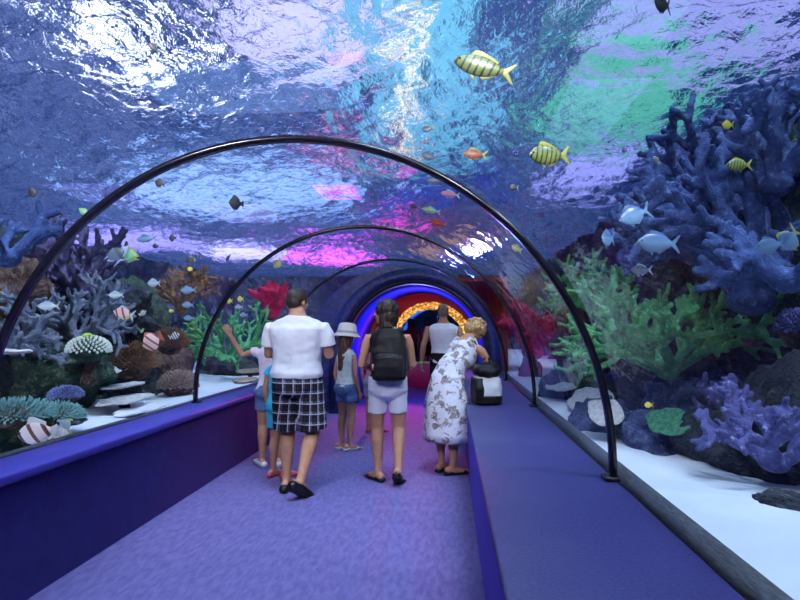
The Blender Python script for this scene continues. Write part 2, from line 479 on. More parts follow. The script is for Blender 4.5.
t = NT('sand'); n1 = t.noise(120, 3); n2 = t.noise(1.6, 4)
t.bsdf(t.ramp(n2.outputs['Fac'], [(.3, (.62, .70, .80)), (.7, (.80, .86, .92))]), .9, normal=t.bump(n1.outputs['Fac'], .4, .01)); M_SAND = t.m
def sand_h(X, Y):
    return .52 + .03 * np.sin(X * 2.1 + Y * 1.7) + .02 * np.sin(Y * 3.3 - X) + .006 * np.sin(X * 14 + Y * 9 + 2 * np.sin(Y * 2))
o = struct(plane_grid('sand_bed_left', TL, XL - .06, -2, 24, 0, 60, 160, M_SAND, sand_h))
o = struct(plane_grid('sand_bed_right', XR + .08, TR, -2, 24, 0, 40, 200, M_SAND, sand_h))
M_ROCKW = mat('tank_rock_wall', (.012, .020, .045), (.05, .065, .085), 2.5, .9, 1, 6, dist=.15)
def rockwall(name, x, inward):
    def build():
        ny, nz = 200, 34
        b = MB(); vs = []
        for j in range(ny + 1):
            for i in range(nz + 1):
                y = -2 + 26 * j / ny; z = .3 + (WZ - .35) * i / nz
                p = Vector((x, y, z))
                d = .35 * noise.noise(p * .9) + .18 * noise.noise(p * 2.3) + .07 * noise.noise(p * 6)
                vs.append((x + inward * (d + .1), y, z))
        fs = [(j * (nz + 1) + i, j * (nz + 1) + i + 1, (j + 1) * (nz + 1) + i + 1, (j + 1) * (nz + 1) + i) for j in range(ny) for i in range(nz)]
        b.add(vs, fs); return b.build(name, M_ROCKW)
    return struct(build())
rockwall('wall_tank_left', TL, 1); rockwall('wall_tank_right', TR, -1)
b = MB(); b.box(((TL + TR) / 2, 24.1, 1.9), (TR - TL + 1, .2, 3.8)); struct(b.build('wall_tank_back', M_ROCKW, flat=True))
b = MB(); b.box(((TL + TR) / 2, -2.1, 1.9), (TR - TL + 1, .2, 3.8)); struct(b.build('wall_tank_front', M_ROCKW, flat=True))
b = MB(); b.box((-.7, 16.5, 2.95), (3.4, 13, .5)); 
# ------------------------------------------------------------------ lamps above the water
M_HOUS = mat('lamp_housing', (.02, .02, .025), None, 3, .5)
def flood(px, py, z, w, d, color, strength, label, rz=0):
    q = atZ(px, py, WZ); d_ = ray(px, py)
    # the point above the water that is seen through the flat surface at this place
    sn = Vector((d_.x, d_.y, 0)) / 1.33; cs = math.sqrt(1 - sn.length_squared)
    p = q + sn * ((z - WZ) / cs) + Vector((0, 0, z - WZ))
    e_ = empty('pendant_flood_lamp', p, rz, label, 'lamp', 'flood lamps above the water')
    b = MB(); b.box((0, 0, .06), (w + .1, d + .1, .12)); b.build('housing', M_HOUS, e_, bevel=.02)
    b = MB(); b.tube([(0, 0, .12), (0, 0, 1.6)], .012, 8); b.build('cable', M_HOUS, e_)
    b = MB(); b.box((0, 0, -.006), (w, d, .01)); b.build('diffuser', emit('diffuser', color, strength), e_)
flood(128, 62, 6.0, .55, 1.5, (1, .97, 1), 6.5, 'white flood lamp glaring through the rippled water over the left tank')
flood(292, 40, 5.2, 1.3, 1.5, (.72, .64, 1), 1.9, 'pale lilac glowing panel in place of the bright ceiling left of the crown')  # glowing panel added for the ceiling brightness seen through the water
flood(430, 110, 6.2, 1.5, 6.0, (.25, .75, 1), 1.15, 'long cyan light panel above the water over the tunnel crown')
flood(620, 120, 6.0, 2.0, 2.4, (.20, .9, .62), .9, 'green light panel above the water over the right reef')
flood(720, 30, 5.6, 2.5, 1.8, (.50, .50, 1), 1.2, 'violet light panel over the upper right corner of the tank')
flood(338, 262, 6.5, 1.5, 2.5, (.9, .1, 1), 9.0, 'magenta flood lamp above the water near the blue portal')
flood(250, 205, 7.0, 5.0, 3, (.36, .55, 1), 2.2, 'pale blue light panel over the middle of the left tank')
GLINT_PTS = [(398, 2), (408, 12), (428, 24), (417, 37), (384, 47), (408, 55), (429, 67), (422, 79), (402, 92), (416, 105), (427, 114), (398, 121), (405, 140), (402, 152), (412, 163)]  # rippled reflection of a strip light, shaped as a glowing tube
pts = []
for px, py in GLINT_PTS:
    q = atZ(px, py, WZ); d_ = ray(px, py); sn = Vector((d_.x, d_.y, 0)) / 1.33
    pts.append(q + sn * (.5 / math.sqrt(1 - sn.length_squared)) + Vector((0, 0, .5)))
b = MB(); b.tube(pts, .018, 8)
tag(b.build('zigzag_glint', emit('warm_glint', (1, .60, .25), 5)), 'thin glowing zigzag tube imitating a warm rippled reflection over the crown', 'lamp')
flood(128, 243, 5.0, 3.0, 3.0, (.42, .34, 1), 2.2, 'violet flood lamp low over the far left side of the tank')
flood(245, 255, 5.0, 2.2, 3.0, (.55, .45, 1), 3.5, 'lilac flood lamp over the left tank near the portal')
flood(590, 185, 5.2, 1.2, 3.0, (.42, .42, 1), 1.5, 'violet-blue light panel added above the water between the green panel and the nearest joint strip')  # panel added to brighten the dark ripples on this side
flood(408, 228, 5.2, .4, 1.3, (1, .06, .55), 5.0, 'narrow magenta lamp above the water over the crown of the tunnel', rz=R(25))
flood(345, 165, 6.2, .7, .5, (1, .10, .25), 3.0, 'small red lamp above the water between the two nearest joint strips')
# ------------------------------------------------------------------ people
def skin(name, a, b_):
    t = NT(name); n1 = t.noise(22, 3); t.bsdf(t.ramp(n1.outputs['Fac'], [(.3, a), (.7, b_)]), .5, spec=.35,
        **{'Subsurface Weight': .06, 'Subsurface Scale': .02}); return t.m
SK_TAN = skin('skin_tan', (.42, .21, .125), (.50, .26, .16))
SK_FAIR = skin('skin_fair', (.52, .29, .19), (.60, .35, .24))
SK_DARK = skin('skin_shade', (.30, .15, .09), (.36, .19, .12))
M_EYEW = mat('eye_white', (.8, .8, .78), None, 3, .2)
M_EYEP = mat('eye_iris', (.02, .012, .008), None, 3, .15)
M_LIP = mat('lip', (.42, .13, .11), None, 3, .45)

def hair_mat(name, a, b_, metal=0):
    t = NT(name); n1 = t.noise(60, 4, stretch=(1, 1, .12), dist=.4)
    t.bsdf(t.ramp(n1.outputs['Fac'], [(.35, a), (.7, b_)]), .45, normal=t.bump(n1.outputs['Fac'], .8, .01), spec=.5); return t.m
HR_DARK = hair_mat('hair_dark_brown', (.010, .006, .005), (.045, .022, .014))
HR_BROWN = hair_mat('hair_brown', (.045, .022, .012), (.15, .075, .04))
HR_BLOND = hair_mat('hair_blond', (.22, .11, .04), (.62, .40, .17))
HR_GREY = hair_mat('hair_cropped_grey', (.16, .09, .06), (.30, .19, .14))

def cloth(name, a, b_=None, fold=.25, rough=.8, scale=3):
    t = NT(name); n1 = t.noise(scale * 2, 3); n2 = t.noise(350, 2)
    c = a if b_ is None else t.ramp(n1.outputs['Fac'], [(.35, a), (.65, b_)])
    nrm = t.bump(t.math('ADD', t.noise(9, 3, stretch=(1, 1, .5)).outputs['Fac'], t.math('MULTIPLY', n2.outputs['Fac'], .05)), fold, .03)
    t.bsdf(c, rough, normal=nrm, spec=.2); return t.m
C_WHITE = cloth('cotton_white', (.80, .80, .84))
C_BLACK = cloth('cotton_black', (.010, .009, .010))
C_DENIM = cloth('denim_blue', (.07, .13, .28), (.14, .22, .40), scale=20)
C_TURQ = cloth('turquoise_jersey', (.04, .42, .62))
C_PALE = cloth('pale_mint_top', (.50, .66, .62), (.72, .80, .78), scale=8)
C_PINK = cloth('pink_jersey', (.75, .22, .28))
C_GREYS = cloth('grey_shorts', (.40, .40, .46))
C_WSHORT = cloth('white_twill', (.72, .74, .84))
C_MAROON = cloth('maroon_top', (.20, .02, .06))
C_PURPLE = cloth('mauve_top', (.35, .16, .40))

def plaid():
    t = NT('plaid_black_white')
    s_ = t.n('SeparateXYZ'); t.l(t.n('TexCoord').outputs['Object'], s_.inputs[0])
    u = t.math('ADD', s_.outputs[0], t.math('MULTIPLY', s_.outputs[1], .8)); v = s_.outputs[2]
    def lines(c, per, off, w):
        f = t.math('FRACT', t.math('ADD', t.math('MULTIPLY', c, 1 / per), off))
        return t.math('LESS_THAN', f, w)
    per = .088
    wide = t.math('ADD', lines(u, per, 0, .72), lines(v, per, .1, .72))
    c = t.ramp(t.math('MULTIPLY', wide, .5), [(0, (.26, .26, .32)), (.3, (.06, .065, .09)), (.8, (.010, .010, .014))], 'CONSTANT')
    thin = t.math('MAXIMUM', lines(u, per, .30, .085), lines(v, per, .40, .085))
    c = t.mix(t.math('MULTIPLY', thin, .85), c, (.60, .58, .66))
    thin2 = t.math('MAXIMUM', lines(u, per, .78, .06), lines(v, per, .88, .06))
    c = t.mix(t.math('MULTIPLY', thin2, .7), c, (.06, .03, .03))
    t.bsdf(c, .85, normal=t.bump(t.noise(8, 3).outputs['Fac'], .3, .02), spec=.15); return t.m
C_PLAID = plaid()
def floral():
    t = NT('white_floral_dress')
    tcn = t.n('TexCoord').outputs['Object']
    n1 = t.noise(13, 3, vec=tcn, rough=.6, dist=.5); n2 = t.noise(31, 2, vec=tcn); n3 = t.noise(70, 2, vec=tcn)
    c = t.mix(t.ramp(n1.outputs['Fac'], [(.50, (0, 0, 0)), (.56, (1, 1, 1))]), (.78, .80, .88),
              t.ramp(n2.outputs['Fac'], [(.38, (.16, .15, .17)), (.50, (.40, .30, .30)), (.60, (.20, .22, .20)), (.7, (.7, .68, .74))]))
    t.bsdf(c, .8, normal=t.bump(t.noise(10, 3, stretch=(1, 1, .3)).outputs['Fac'], .4, .03), spec=.2); return t.m
C_FLORAL = floral()
M_SHOEB = mat('shoe_black', (.006, .006, .007), None, 3, .3)
M_SHOEW = mat('shoe_white', (.75, .75, .80), None, 3, .5)
M_SHOER = mat('shoe_coral_red', (.62, .04, .10), None, 3, .4)

def rot(yaw=0, pitch=0, roll=0):
    return Matrix.Rotation(yaw, 3, 'Z') @ Matrix.Rotation(pitch, 3, 'X') @ Matrix.Rotation(roll, 3, 'Y')

def hand(b, wrist, d, nrm, side, L, curl=.5):
    """palm, four unequal bent fingers and a side thumb; nrm = direction the palm faces"""
    d = Vector(d).normalized(); nrm = Vector(nrm); nrm = (nrm - d * nrm.dot(d)).normalized()
    s_ = d.cross(nrm) * side                     # towards the thumb
    w = Vector(wrist)
    pr = L * .20
    b.tube([w - d * L * .06, w + d * L * .12, w + d * L * .30, w + d * L * .46],
           [(L * .13, L * .10), (L * .18, L * .10), (L * .22, L * .085), (L * .21, L * .075)], 12, up=nrm)
    for k, (off, ln) in enumerate(((.165, .44), (.055, .50), (-.055, .46), (-.16, .36))):
        p = w + d * L * (.44 - abs(off) * .15) + s_ * L * off
        q = d + s_ * off * .5; pts = [p]
        ang = 0
        for seg in (.45, .32, .23):
            ang += curl * (.75 if seg == .45 else 1)
            dd = (q * math.cos(ang) + nrm * math.sin(ang)).normalized()
            pts.append(pts[-1] + dd * L * ln * seg)
        b.tube(pts, [L * .048, L * .045, L * .041, L * .034], 8, up=s_)
    p = w + d * L * .14 + s_ * L * .14
    q = (d * .72 + s_ * .62 + nrm * .25).normalized(); q2 = (d * .92 + s_ * .18 + nrm * .35).normalized()
    b.tube([p - s_ * L * .06, p + q * L * .17, p + q * L * .17 + q2 * L * .16, p + q * L * .17 + q2 * L * .26], [L * .06, L * .055, L * .048, L * .038], 8, up=nrm)

class Fig:
    def __init__(s, H, loc, rz=0, build=1.0, waist=1.0, hipw=1.0, female=False, lean=0, twist=0, head=(0, 0, 0), headoff=(0, 0, 0), arms=None, legs=None, child=False):
        s.H = H; s.loc = Vector(loc); s.rz = rz; s.bld = build; s.lean = lean
        hs = 1.0 if not child else 1.13
        s.hh = .133 * H * hs
        shx = (.112 if not female else .100) * build
        s.w = waist; s.hw = hipw; s.fem = female
        s.shz = .806
        A = {'shL': (-shx, 0, s.shz), 'elL': (-shx - .035, -.015, .635), 'wrL': (-shx - .03, .035, .49),
             'shR': (shx, 0, s.shz), 'elR': (shx + .035, -.015, .635), 'wrR': (shx + .03, .035, .49)}
        s.J = {}
        for k, v in A.items():
            s.J[k] = s.bend(Vector(v) * H) if k[:2] == 'sh' or not lean else s.bend(Vector(v) * H)
        for k, v in (arms or {}).items(): s.J[k] = Vector(v)      # metres, local
        L_ = {'hpL': (-.050 * hipw, 0, .50), 'knL': (-.055, .012, .285), 'anL': (-.055, -.012, .048),
              'hpR': (.050 * hipw, 0, .50), 'knR': (.055, .012, .285), 'anR': (.055, -.012, .048)}
        for k, v in L_.items(): s.J[k] = Vector(v) * H
        for k, v in (legs or {}).items(): s.J[k] = Vector(v)
        s.neck = s.bend(Vector((0, -.004, .845)) * H)
        s.HM = rot(*head)
        s.hc = s.bend(Vector((0, .006, .868)) * H) + (Matrix.Rotation(-lean, 3, 'X') @ Vector((0, .002, .062 * H * hs))) + Vector(headoff)
        s.toe = {}
    def bend(s, p):
        if not s.lean: return p
        z0 = .52 * s.H; z1 = .70 * s.H
        if p.z <= z0: return p
        f = min(1, (p.z - z0) / (z1 - z0)); a = -s.lean * f
        # integrate roughly: rotate around pelvis by partial angle
        c = Vector((0, 0, z0)); return c + Matrix.Rotation(a * (.55 + .45 * f), 3, 'X') @ (p - c)
    def torso_rings(s, grow, z0, z1, n=28, flare=None):
        H = s.H
        F = s.fem
        prof = [(.455, .050, .050, 0), (.475, .088, .066, -.002), (.50, .099 if not F else .104, .072, -.006), (.53, .098 if not F else .102, .070, -.006), (.57, .090 if not F else .088, .062, 0),
                (.615, .084 if not F else .074, .056, .002), (.66, .087 if not F else .077, .058, .003), (.71, .096 if not F else .085, .064, .004), (.755, .104 if not F else .090, .066, .003),
                (.785, .107 if not F else .091, .060, 0), (.806, .100 if not F else .082, .052, -.003), (.826, .074 if not F else .062, .046, -.004), (.845, .048, .040, -.004), (.862, .037, .036, -.004), (.885, .033, .034, -.002)]
        out = []
        zs = [p[0] for p in prof]
        grid = sorted(set([z0, z1] + [z for z in zs if z0 < z < z1]))
        for z in grid:
            a = np.interp(z, zs, [p[1] for p in prof]); d = np.interp(z, zs, [p[2] for p in prof]); o = np.interp(z, zs, [p[3] for p in prof])
            k = s.bld if z > .66 else (s.w if z > .56 else s.hw)
            if .56 < z < .66: k = s.w
            if z > .835: k = 1
            a = a * k * H + grow; d = d * (k if z < .8 else 1) * H + grow
            if flare: e_ = flare(z); a += e_; d += e_ * .9
            ring = []
            for i in range(n):
                th = 2 * PI * i / n
                cx, cy = math.cos(th), math.sin(th)
                # slightly squared ellipse
                q = (abs(cx) ** 2.4 + abs(cy) ** 2.4) ** (-1 / 2.4)
                ring.append(s.bend(Vector((cx * q * a, cy * q * d + o * H, z * H))))
            out.append(ring)
        return out
    def head_blobs(s, b):
        hh = s.hh; M = s.HM; c = s.hc
        P = lambda x, y, z: c + M @ (Vector((x, y, z)) * hh)
        V = lambda x, y, z: (x * hh, y * hh, z * hh)
        b.ell(P(0, -.07, .12), V(.335, .42, .375), 22, 14, M)
        b.ell(P(0, .10, -.10), V(.265, .27, .34), 20, 12, M)
        b.ell(P(0, .13, -.28), V(.20, .20, .19), 16, 10, M)
        b.ell(P(0, .24, -.41), V(.105, .10, .085), 12, 8, M)
        b.ell(P(0, .30, .10), V(.20, .085, .045), 12, 8, M)
        for x in (-1, 1):
            b.ell(P(x * .15, .25, -.12), V(.10, .10, .10), 10, 8, M)
            b.ell(P(x * .335, -.03, -.03), V(.035, .085, .125), 10, 8, M)
        b.tube([P(0, .35, .06), P(0, .42, -.06), P(0, .455, -.13)], [.032 * hh, .04 * hh, .05 * hh], 8)
        b.ell(P(-.045, .40, -.14), V(.035, .045, .03), 8, 6, M); b.ell(P(.045, .40, -.14), V(.035, .045, .03), 8, 6, M)
        b.ell(P(0, .345, -.25), V(.10, .045, .05), 10, 8, M)
        b.tube([s.neck - Vector((0, 0, .03)), s.neck + (c - s.neck) * .35, P(0, -.08, -.22)], [.036 * s.H, .034 * s.H, .034 * s.H], 14)
    def leg_pts(s, side):
        hp, kn, an = s.J['hp' + side], s.J['kn' + side], s.J['an' + side]
        back = Vector((0, -.010 * s.H, 0))
        pts = [hp + Vector((0, 0, .02 * s.H)), hp.lerp(kn, .3), hp.lerp(kn, .7), kn, kn.lerp(an, .28) + back, kn.lerp(an, .62) + back * .4, kn.lerp(an, .9), an]
        k = s.hw
        r_ = [.054 * k, .051 * k, .042 * k, .036, .036, .027, .021, .021]
        return pts, [x * s.H for x in r_]
    def body(s, m, voxel=.0065, label='', group=None, foot=None, palms=None, curl=.5):
        H = s.H; b = MB()
        b.rings(s.torso_rings(0, .455, .875))
        s.head_blobs(b)
        for side, sg in (('L', -1), ('R', 1)):
            pts, rr = s.leg_pts(side); b.tube(pts, rr, 14)
            an = s.J['an' + side]; fd = Vector((foot or {}).get(side, (sg * .12, 1, 0))).normalized()
            s.toe[side] = fd
            up = Vector((0, 0, 1)); up = (up - fd * up.dot(fd)).normalized()
            L = .15 * H
            heel = an - fd * L * .22 - up * .018 * H
            b.tube([heel, an - up * .020 * H + fd * L * .1, an - up * .028 * H + fd * L * .45, an - up * .034 * H + fd * L * .68],
                   [(.020 * H, .022 * H), (.022 * H, .026 * H), (.027 * H, .017 * H), (.024 * H, .011 * H)], 12, up=up)
            sh, el, wr = s.J['sh' + side], s.J['el' + side], s.J['wr' + side]
            k = .5 + .5 * s.bld
            if s.fem: k *= .93
            b.tube([sh + Vector((-sg * .025 * H, 0, -.022 * H)), sh + Vector((0, 0, -.017 * H)), sh.lerp(el, .3), sh.lerp(el, .75), el, el.lerp(wr, .28), el.lerp(wr, .7), wr],
                   [x * H * k for x in (.024, .028, .0285, .024, .0225, .0245, .019, .0155)], 12)
            d = (wr - el).normalized(); pn = (palms or {}).get(side, (-sg, .1, 0))
            hand(b, wr, d, pn, -1 if side == 'L' else 1, .108 * H, curl)
        o = b.build('person', m, None, remesh=voxel, smooth_it=2)
        o.location = s.loc; o.rotation_euler = (0, 0, s.rz)
        tag(o, label, 'person', group)
        s.o = o
        hh = s.hh; P = lambda x, y, z: s.hc + s.HM @ (Vector((x, y, z)) * hh)
        if voxel < .01:
            for x in (-1, 1):
                e_ = MB(); e_.ell(P(x * .13, .325, .0), .055 * hh, 12, 8); e_.cur = 1; e_.ell(P(x * .13, .362, .0), (.028 * hh,) * 3, 8, 6)
                e_.build('eye', [M_EYEW, M_EYEP], o)
            l_ = MB(); l_.ell(P(0, .375, -.235), (.085 * hh, .03 * hh, .018 * hh), 12, 6, s.HM); l_.ell(P(0, .37, -.268), (.07 * hh, .03 * hh, .02 * hh), 12, 6, s.HM)
            l_.build('lips', M_LIP, o)
        return o
    def top(s, name, m, z0=.50, z1=.845, grow=.014, sleeve=.5, srad=1.35, voxel=.009, flare=None, fold=.006, label=None, armhole=False):
        b = MB(); b.rings(s.torso_rings(grow, z0, z1, flare=flare))
        H = s.H; k = .5 + .5 * s.bld
        if sleeve:
            for side, sg in (('L', -1), ('R', 1)):
                sh, el, wr = s.J['sh' + side], s.J['el' + side], s.J['wr' + side]
                pts = [sh + Vector((-sg * .030 * H, 0, -.024 * H)), sh + Vector((-sg * .004 * H, 0, -.022 * H)), sh.lerp(el, min(sleeve, 1) * .5), sh.lerp(el, min(sleeve, 1))]
                b.tube(pts, [x * H * k * srad for x in (.020, .026, .028, .030)], 16, round_ends=False)
        def dsp(p):
            q = Vector((p.x * 5, p.y * 5, p.z * 2.2)); return fold * noise.noise(q * 2) + fold * .6 * noise.noise(Vector((p.x * 9 + p.z * 14, p.y * 9, p.z * 12 - p.x * 9)))
        o = b.build(name, m, s.o, remesh=voxel, smooth_it=7 if sleeve else 2, disp=dsp)
        if label: o['label'] = label
        return o
    def shorts(s, name, m, ztop=.585, leg=.8, rad=1.3, grow=.016, voxel=.009, fold=.006, label=None):
        b = MB(); b.rings(s.torso_rings(grow, .47, ztop))
        b.ell(Vector((0, -.008, .488)) * s.H, (.100 * s.hw * s.H, .082 * s.hw * s.H, .045 * s.H), 20, 10)
        for side in 'LR':
            hp, kn = s.J['hp' + side], s.J['kn' + side]
            e_ = hp.lerp(kn, leg)
            b.tube([hp + Vector((0, 0, .02 * s.H)), hp.lerp(e_, .5), e_], [x * s.H * s.hw * rad for x in (.050, .049, .049)], 20, round_ends=False)
        def dsp(p):
            return fold * noise.noise(Vector((p.x * 12, p.y * 12, p.z * 7))) + fold * .5 * noise.noise(p * 30)
        o = b.build(name, m, s.o, remesh=voxel, smooth_it=2, disp=dsp)
        if label: o['label'] = label
        return o
    def shoes(s, m, style='shoe', sole=None):
        H = s.H
        for side in 'LR':
            an = s.J['an' + side]; fd = s.toe[side]; up = Vector((0, 0, 1)); up = (up - fd * up.dot(fd)).normalized(); L = .15 * H
            b = MB(); base = an - up * .030 * H
            if style == 'shoe':
                b.tube([base - fd * L * .30, base + fd * L * .05, base + fd * L * .5, base + fd * L * .80],
                       [(.025 * H, .024 * H), (.027 * H, .030 * H), (.031 * H, .021 * H), (.026 * H, .014 * H)], 16, up=up)
            else:
                b.tube([base - fd * L * .30 - up * .006 * H, base + fd * L * .05 - up * .008 * H, base + fd * L * .5 - up * .006 * H, base + fd * L * .80 - up * .010 * H],
                       [(.024 * H, .013 * H), (.024 * H, .010 * H), (.030 * H, .012 * H), (.026 * H, .008 * H)], 16, up=up)
                b.tube([base + fd * L * .50 - up * .0 + up.cross(fd) * .030 * H, base + fd * L * .42 + up * .016 * H, base + fd * L * .50 - up.cross(fd) * .030 * H], [(.006 * H, .012 * H)] * 3, 10, up=fd)
                b.tube([base - fd * L * .05 + up.cross(fd) * .022 * H, base - fd * L * .34 + up * .014 * H, base - fd * L * .05 - up.cross(fd) * .022 * H], .006 * H, 8, up=up)
            sh = b.build('shoe' if style == 'shoe' else 'sandal', m, s.o, remesh=.005, smooth_it=2)
            side_d = up.cross(fd)
            b = MB(); q = base - up * .022 * H
            b.tube([q - fd * L * .33, q + fd * L * .1, q + fd * L * .5, q + fd * L * .82], [(.023 * H, .006 * H), (.024 * H, .006 * H), (.030 * H, .006 * H), (.024 * H, .006 * H)], 14, up=up)
            b.build('sole', sole or M_SHOEB, sh)
    def hair(s, m, kind):
        hh = s.hh; M = s.HM; c = s.hc; b = MB()
        P = lambda x, y, z: c + M @ (Vector((x, y, z)) * hh)
        V = lambda x, y, z: (x * hh, y * hh, z * hh)
        amp = .012
        if kind == 'crop':
            b.ell(P(0, -.09, .14), V(.362, .44, .38), 24, 14, M); b.ell(P(0, -.22, -.06), V(.325, .29, .28), 18, 12, M); amp = .004
        elif kind == 'bob':
            b.ell(P(0, -.10, .14), V(.46, .50, .46), 24, 14, M); b.ell(P(0, -.26, -.18), V(.46, .34, .44), 22, 12, M)
            for x in (-1, 1): b.ell(P(x * .31, -.12, -.30), V(.14, .25, .50), 14, 10, M)
            b.ell(P(0, -.24, -.50), V(.46, .30, .34), 18, 10, M); b.ell(P(.05, -.20, -.74), V(.34, .22, .20), 16, 10, M)
        elif kind == 'long':
            b.ell(P(0, -.09, .14), V(.39, .46, .41), 24, 14, M)
            for x in (-1, 1): b.ell(P(x * .27, -.08, -.15), V(.11, .2, .36), 14, 10, M)
            top = P(0, -.34, .0); n = s.bend(Vector((0, -.052, .80)) * s.H); e_ = s.bend(Vector((.0, -.07, .68)) * s.H)
            b.tube([top, top.lerp(n, .6), n, e_], [(.34 * hh, .18 * hh), (.36 * hh, .18 * hh), (.32 * hh, .15 * hh), (.16 * hh, .09 * hh)], 16)
        elif kind == 'curly':
            rnd = random.Random(4)
            b.ell(P(0, -.10, .15), V(.43, .48, .43), 24, 14, M); b.ell(P(0, -.30, -.12), V(.36, .28, .36), 20, 12, M)
            for _ in range(70):
                th = rnd.uniform(0, 2 * PI); ph = rnd.uniform(-.5, 1.4)
                d = Vector((math.cos(ph) * math.cos(th) * .43, math.cos(ph) * math.sin(th) * .47 - .12, math.sin(ph) * .42 + .12))
                if d.y > .18 and d.z < .30: continue
                b.ell(P(*d), V(*[rnd.uniform(.06, .12)] * 3), 8, 6)
            amp = .01
        o = b.build('hair', m, s.o, remesh=.007, smooth_it=1, disp=lambda p: amp * noise.noise(Vector((p.x * 38, p.y * 38, p.z * 12))) + amp * .4 * noise.noise(p * 90))
        return o

# --- man in the white t-shirt and plaid shorts
H = 1.78
f = Fig(H, (-1.32, 5.12, 0), rz=R(-4), build=1.20, waist=1.24, hipw=1.08, head=(R(-28), R(-14), R(2)), headoff=(-.01, .03, -.03),
        arms={'elL': (-.275, .05, 1.17), 'wrL': (-.22, .28, 1.20), 'elR': (.275, .04, 1.17), 'wrR': (.20, .27, 1.22)},
        legs={'knL': (-.10, .07, .50), 'anL': (-.095, .02, .085), 'knR': (.135, .03, .50), 'anR': (.10, -.20, .135), 'hpL': (-.09, 0, .90), 'hpR': (.095, 0, .90)})
f.body(SK_TAN, .0065, 'man in a white t-shirt and black plaid shorts, seen from behind', foot={'L': (-.10, 1, -.02), 'R': (.30, .9, -.55)}, palms={'L': (.6, -.1, -.8), 'R': (-.6, -.1, -.8)}, curl=.7)
f.top('t_shirt', C_WHITE, z0=.545, sleeve=.72, srad=1.32, fold=.010, grow=.020, flare=lambda z: .016 * max(0, min(1, (.64 - z) / .06)))
f.shorts('plaid_shorts', C_PLAID, ztop=.565, leg=.93, rad=1.36, grow=.020)
f.hair(HR_DARK, 'crop'); f.shoes(M_SHOEB)

# --- child pointing at the glass
f = Fig(1.45, (-1.83, 6.05, 0), rz=R(10), build=.92, waist=.95, female=True, child=True, head=(R(50), 0, 0), headoff=(.03, 0, 0),
        arms={'elL': (-.30, .05, 1.12), 'wrL': (-.41, -.0, 1.32), 'elR': (.19, .03, .95), 'wrR': (.15, .2, .88)})
f.body(SK_TAN, .0065, 'child pointing at the glass, in denim shorts and white slip-on shoes', foot={'L': (-.45, .9, 0), 'R': (-.35, 1, 0)}, palms={'L': (0, .9, -.4)}, curl=.35)
f.top('pink_white_top', cloth('pink_white_top', (.80, .62, .72), (.82, .80, .88), scale=7), z0=.53, sleeve=.35, srad=1.3)
f.shorts('denim_shorts', C_DENIM, ztop=.57, leg=.52, rad=1.22); f.hair(HR_BROWN, 'bob'); f.shoes(M_SHOEW)
# --- child in turquoise behind the man
f = Fig(1.28, (-1.60, 5.62, 0), rz=R(-14), build=.95, waist=1.0, female=True, child=True, head=(R(35), 0, 0))
f.body(SK_TAN, .0065, 'child in turquoise clothes and red sandals, mostly hidden behind the white t-shirt man', foot={'L': (.2, 1, 0), 'R': (.3, 1, 0)})
f.top('turquoise_top', C_TURQ, z0=.52, sleeve=.4); f.shorts('turquoise_shorts', C_TURQ, leg=.66, rad=1.3); f.hair(HR_BROWN, 'bob'); f.shoes(M_SHOER, 'sandal', M_SHOER)

# --- girl with a sun hat
f = Fig(1.36, (-1.20, 6.92, 0), rz=R(-38), build=.92, waist=.95, female=True, child=True, head=(R(0), R(-6), 0))
f.body(SK_TAN, .0065, 'girl in a white sun hat, pale top, denim shorts and white sandals', foot={'L': (.1, 1, 0), 'R': (.2, 1, 0)})
f.top('pale_top', C_PALE, z0=.53, sleeve=0, grow=.016); f.shorts('denim_shorts', C_DENIM, ztop=.56, leg=.45, rad=1.22); f.hair(HR_BROWN, 'long'); f.shoes(M_SHOEW, 'sandal', M_SHOEW)
hc = f.hc + f.HM @ Vector((0, -.01, .055)); b = MB()
n_ = 28; rg = []
for r_, z in ((.118, .0), (.112, .05), (.103, .10), (.085, .122), (.04, .13), (.005, .131)):
    rg.append([hc + f.HM @ Vector((math.cos(2 * PI * k / n_) * r_ * .93, math.sin(2 * PI * k / n_) * r_ * 1.05, z)) for k in range(n_)])
b.rings([[hc + f.HM @ Vector((math.cos(2 * PI * k / n_) * r_ * .95, math.sin(2 * PI * k / n_) * r_ * 1.05, z)) for k in range(n_)] for r_, z in ((.110, -.004), (.165, -.030), (.172, -.036), (.168, -.028), (.122, .008))] + rg[0:])
hat = b.build('sun_hat', mat('hat_straw_white', (.84, .80, .72), (.90, .87, .80), 60, .8, .5, 120, dist=.004), f.o)
b = MB(); b.rings([[hc + f.HM @ Vector((math.cos(2 * PI * k / n_) * r_ * .94, math.sin(2 * PI * k / n_) * r_ * 1.06, z)) for k in range(n_)] for r_, z in ((.1225, .004), (.1195, .032))], cap=False)
b.build('hat_band', mat('hat_band_beige', (.55, .50, .42), None, 3, .7), hat)

# --- small girl further back
f = Fig(1.30, (-1.03, 8.1, 0), rz=R(-12), build=.92, waist=.95, female=True, child=True)
f.body(SK_TAN, .008, 'small girl in pink top and grey shorts half hidden behind the hatted girl', foot={'L': (-.2, 1, 0), 'R': (.6, .8, 0)})
f.top('pink_top', C_PINK, z0=.54, sleeve=.4); f.shorts('grey_shorts', C_GREYS, leg=.6); f.hair(HR_DARK, 'bob'); f.shoes(M_SHOER, 'sandal', M_SHOER)

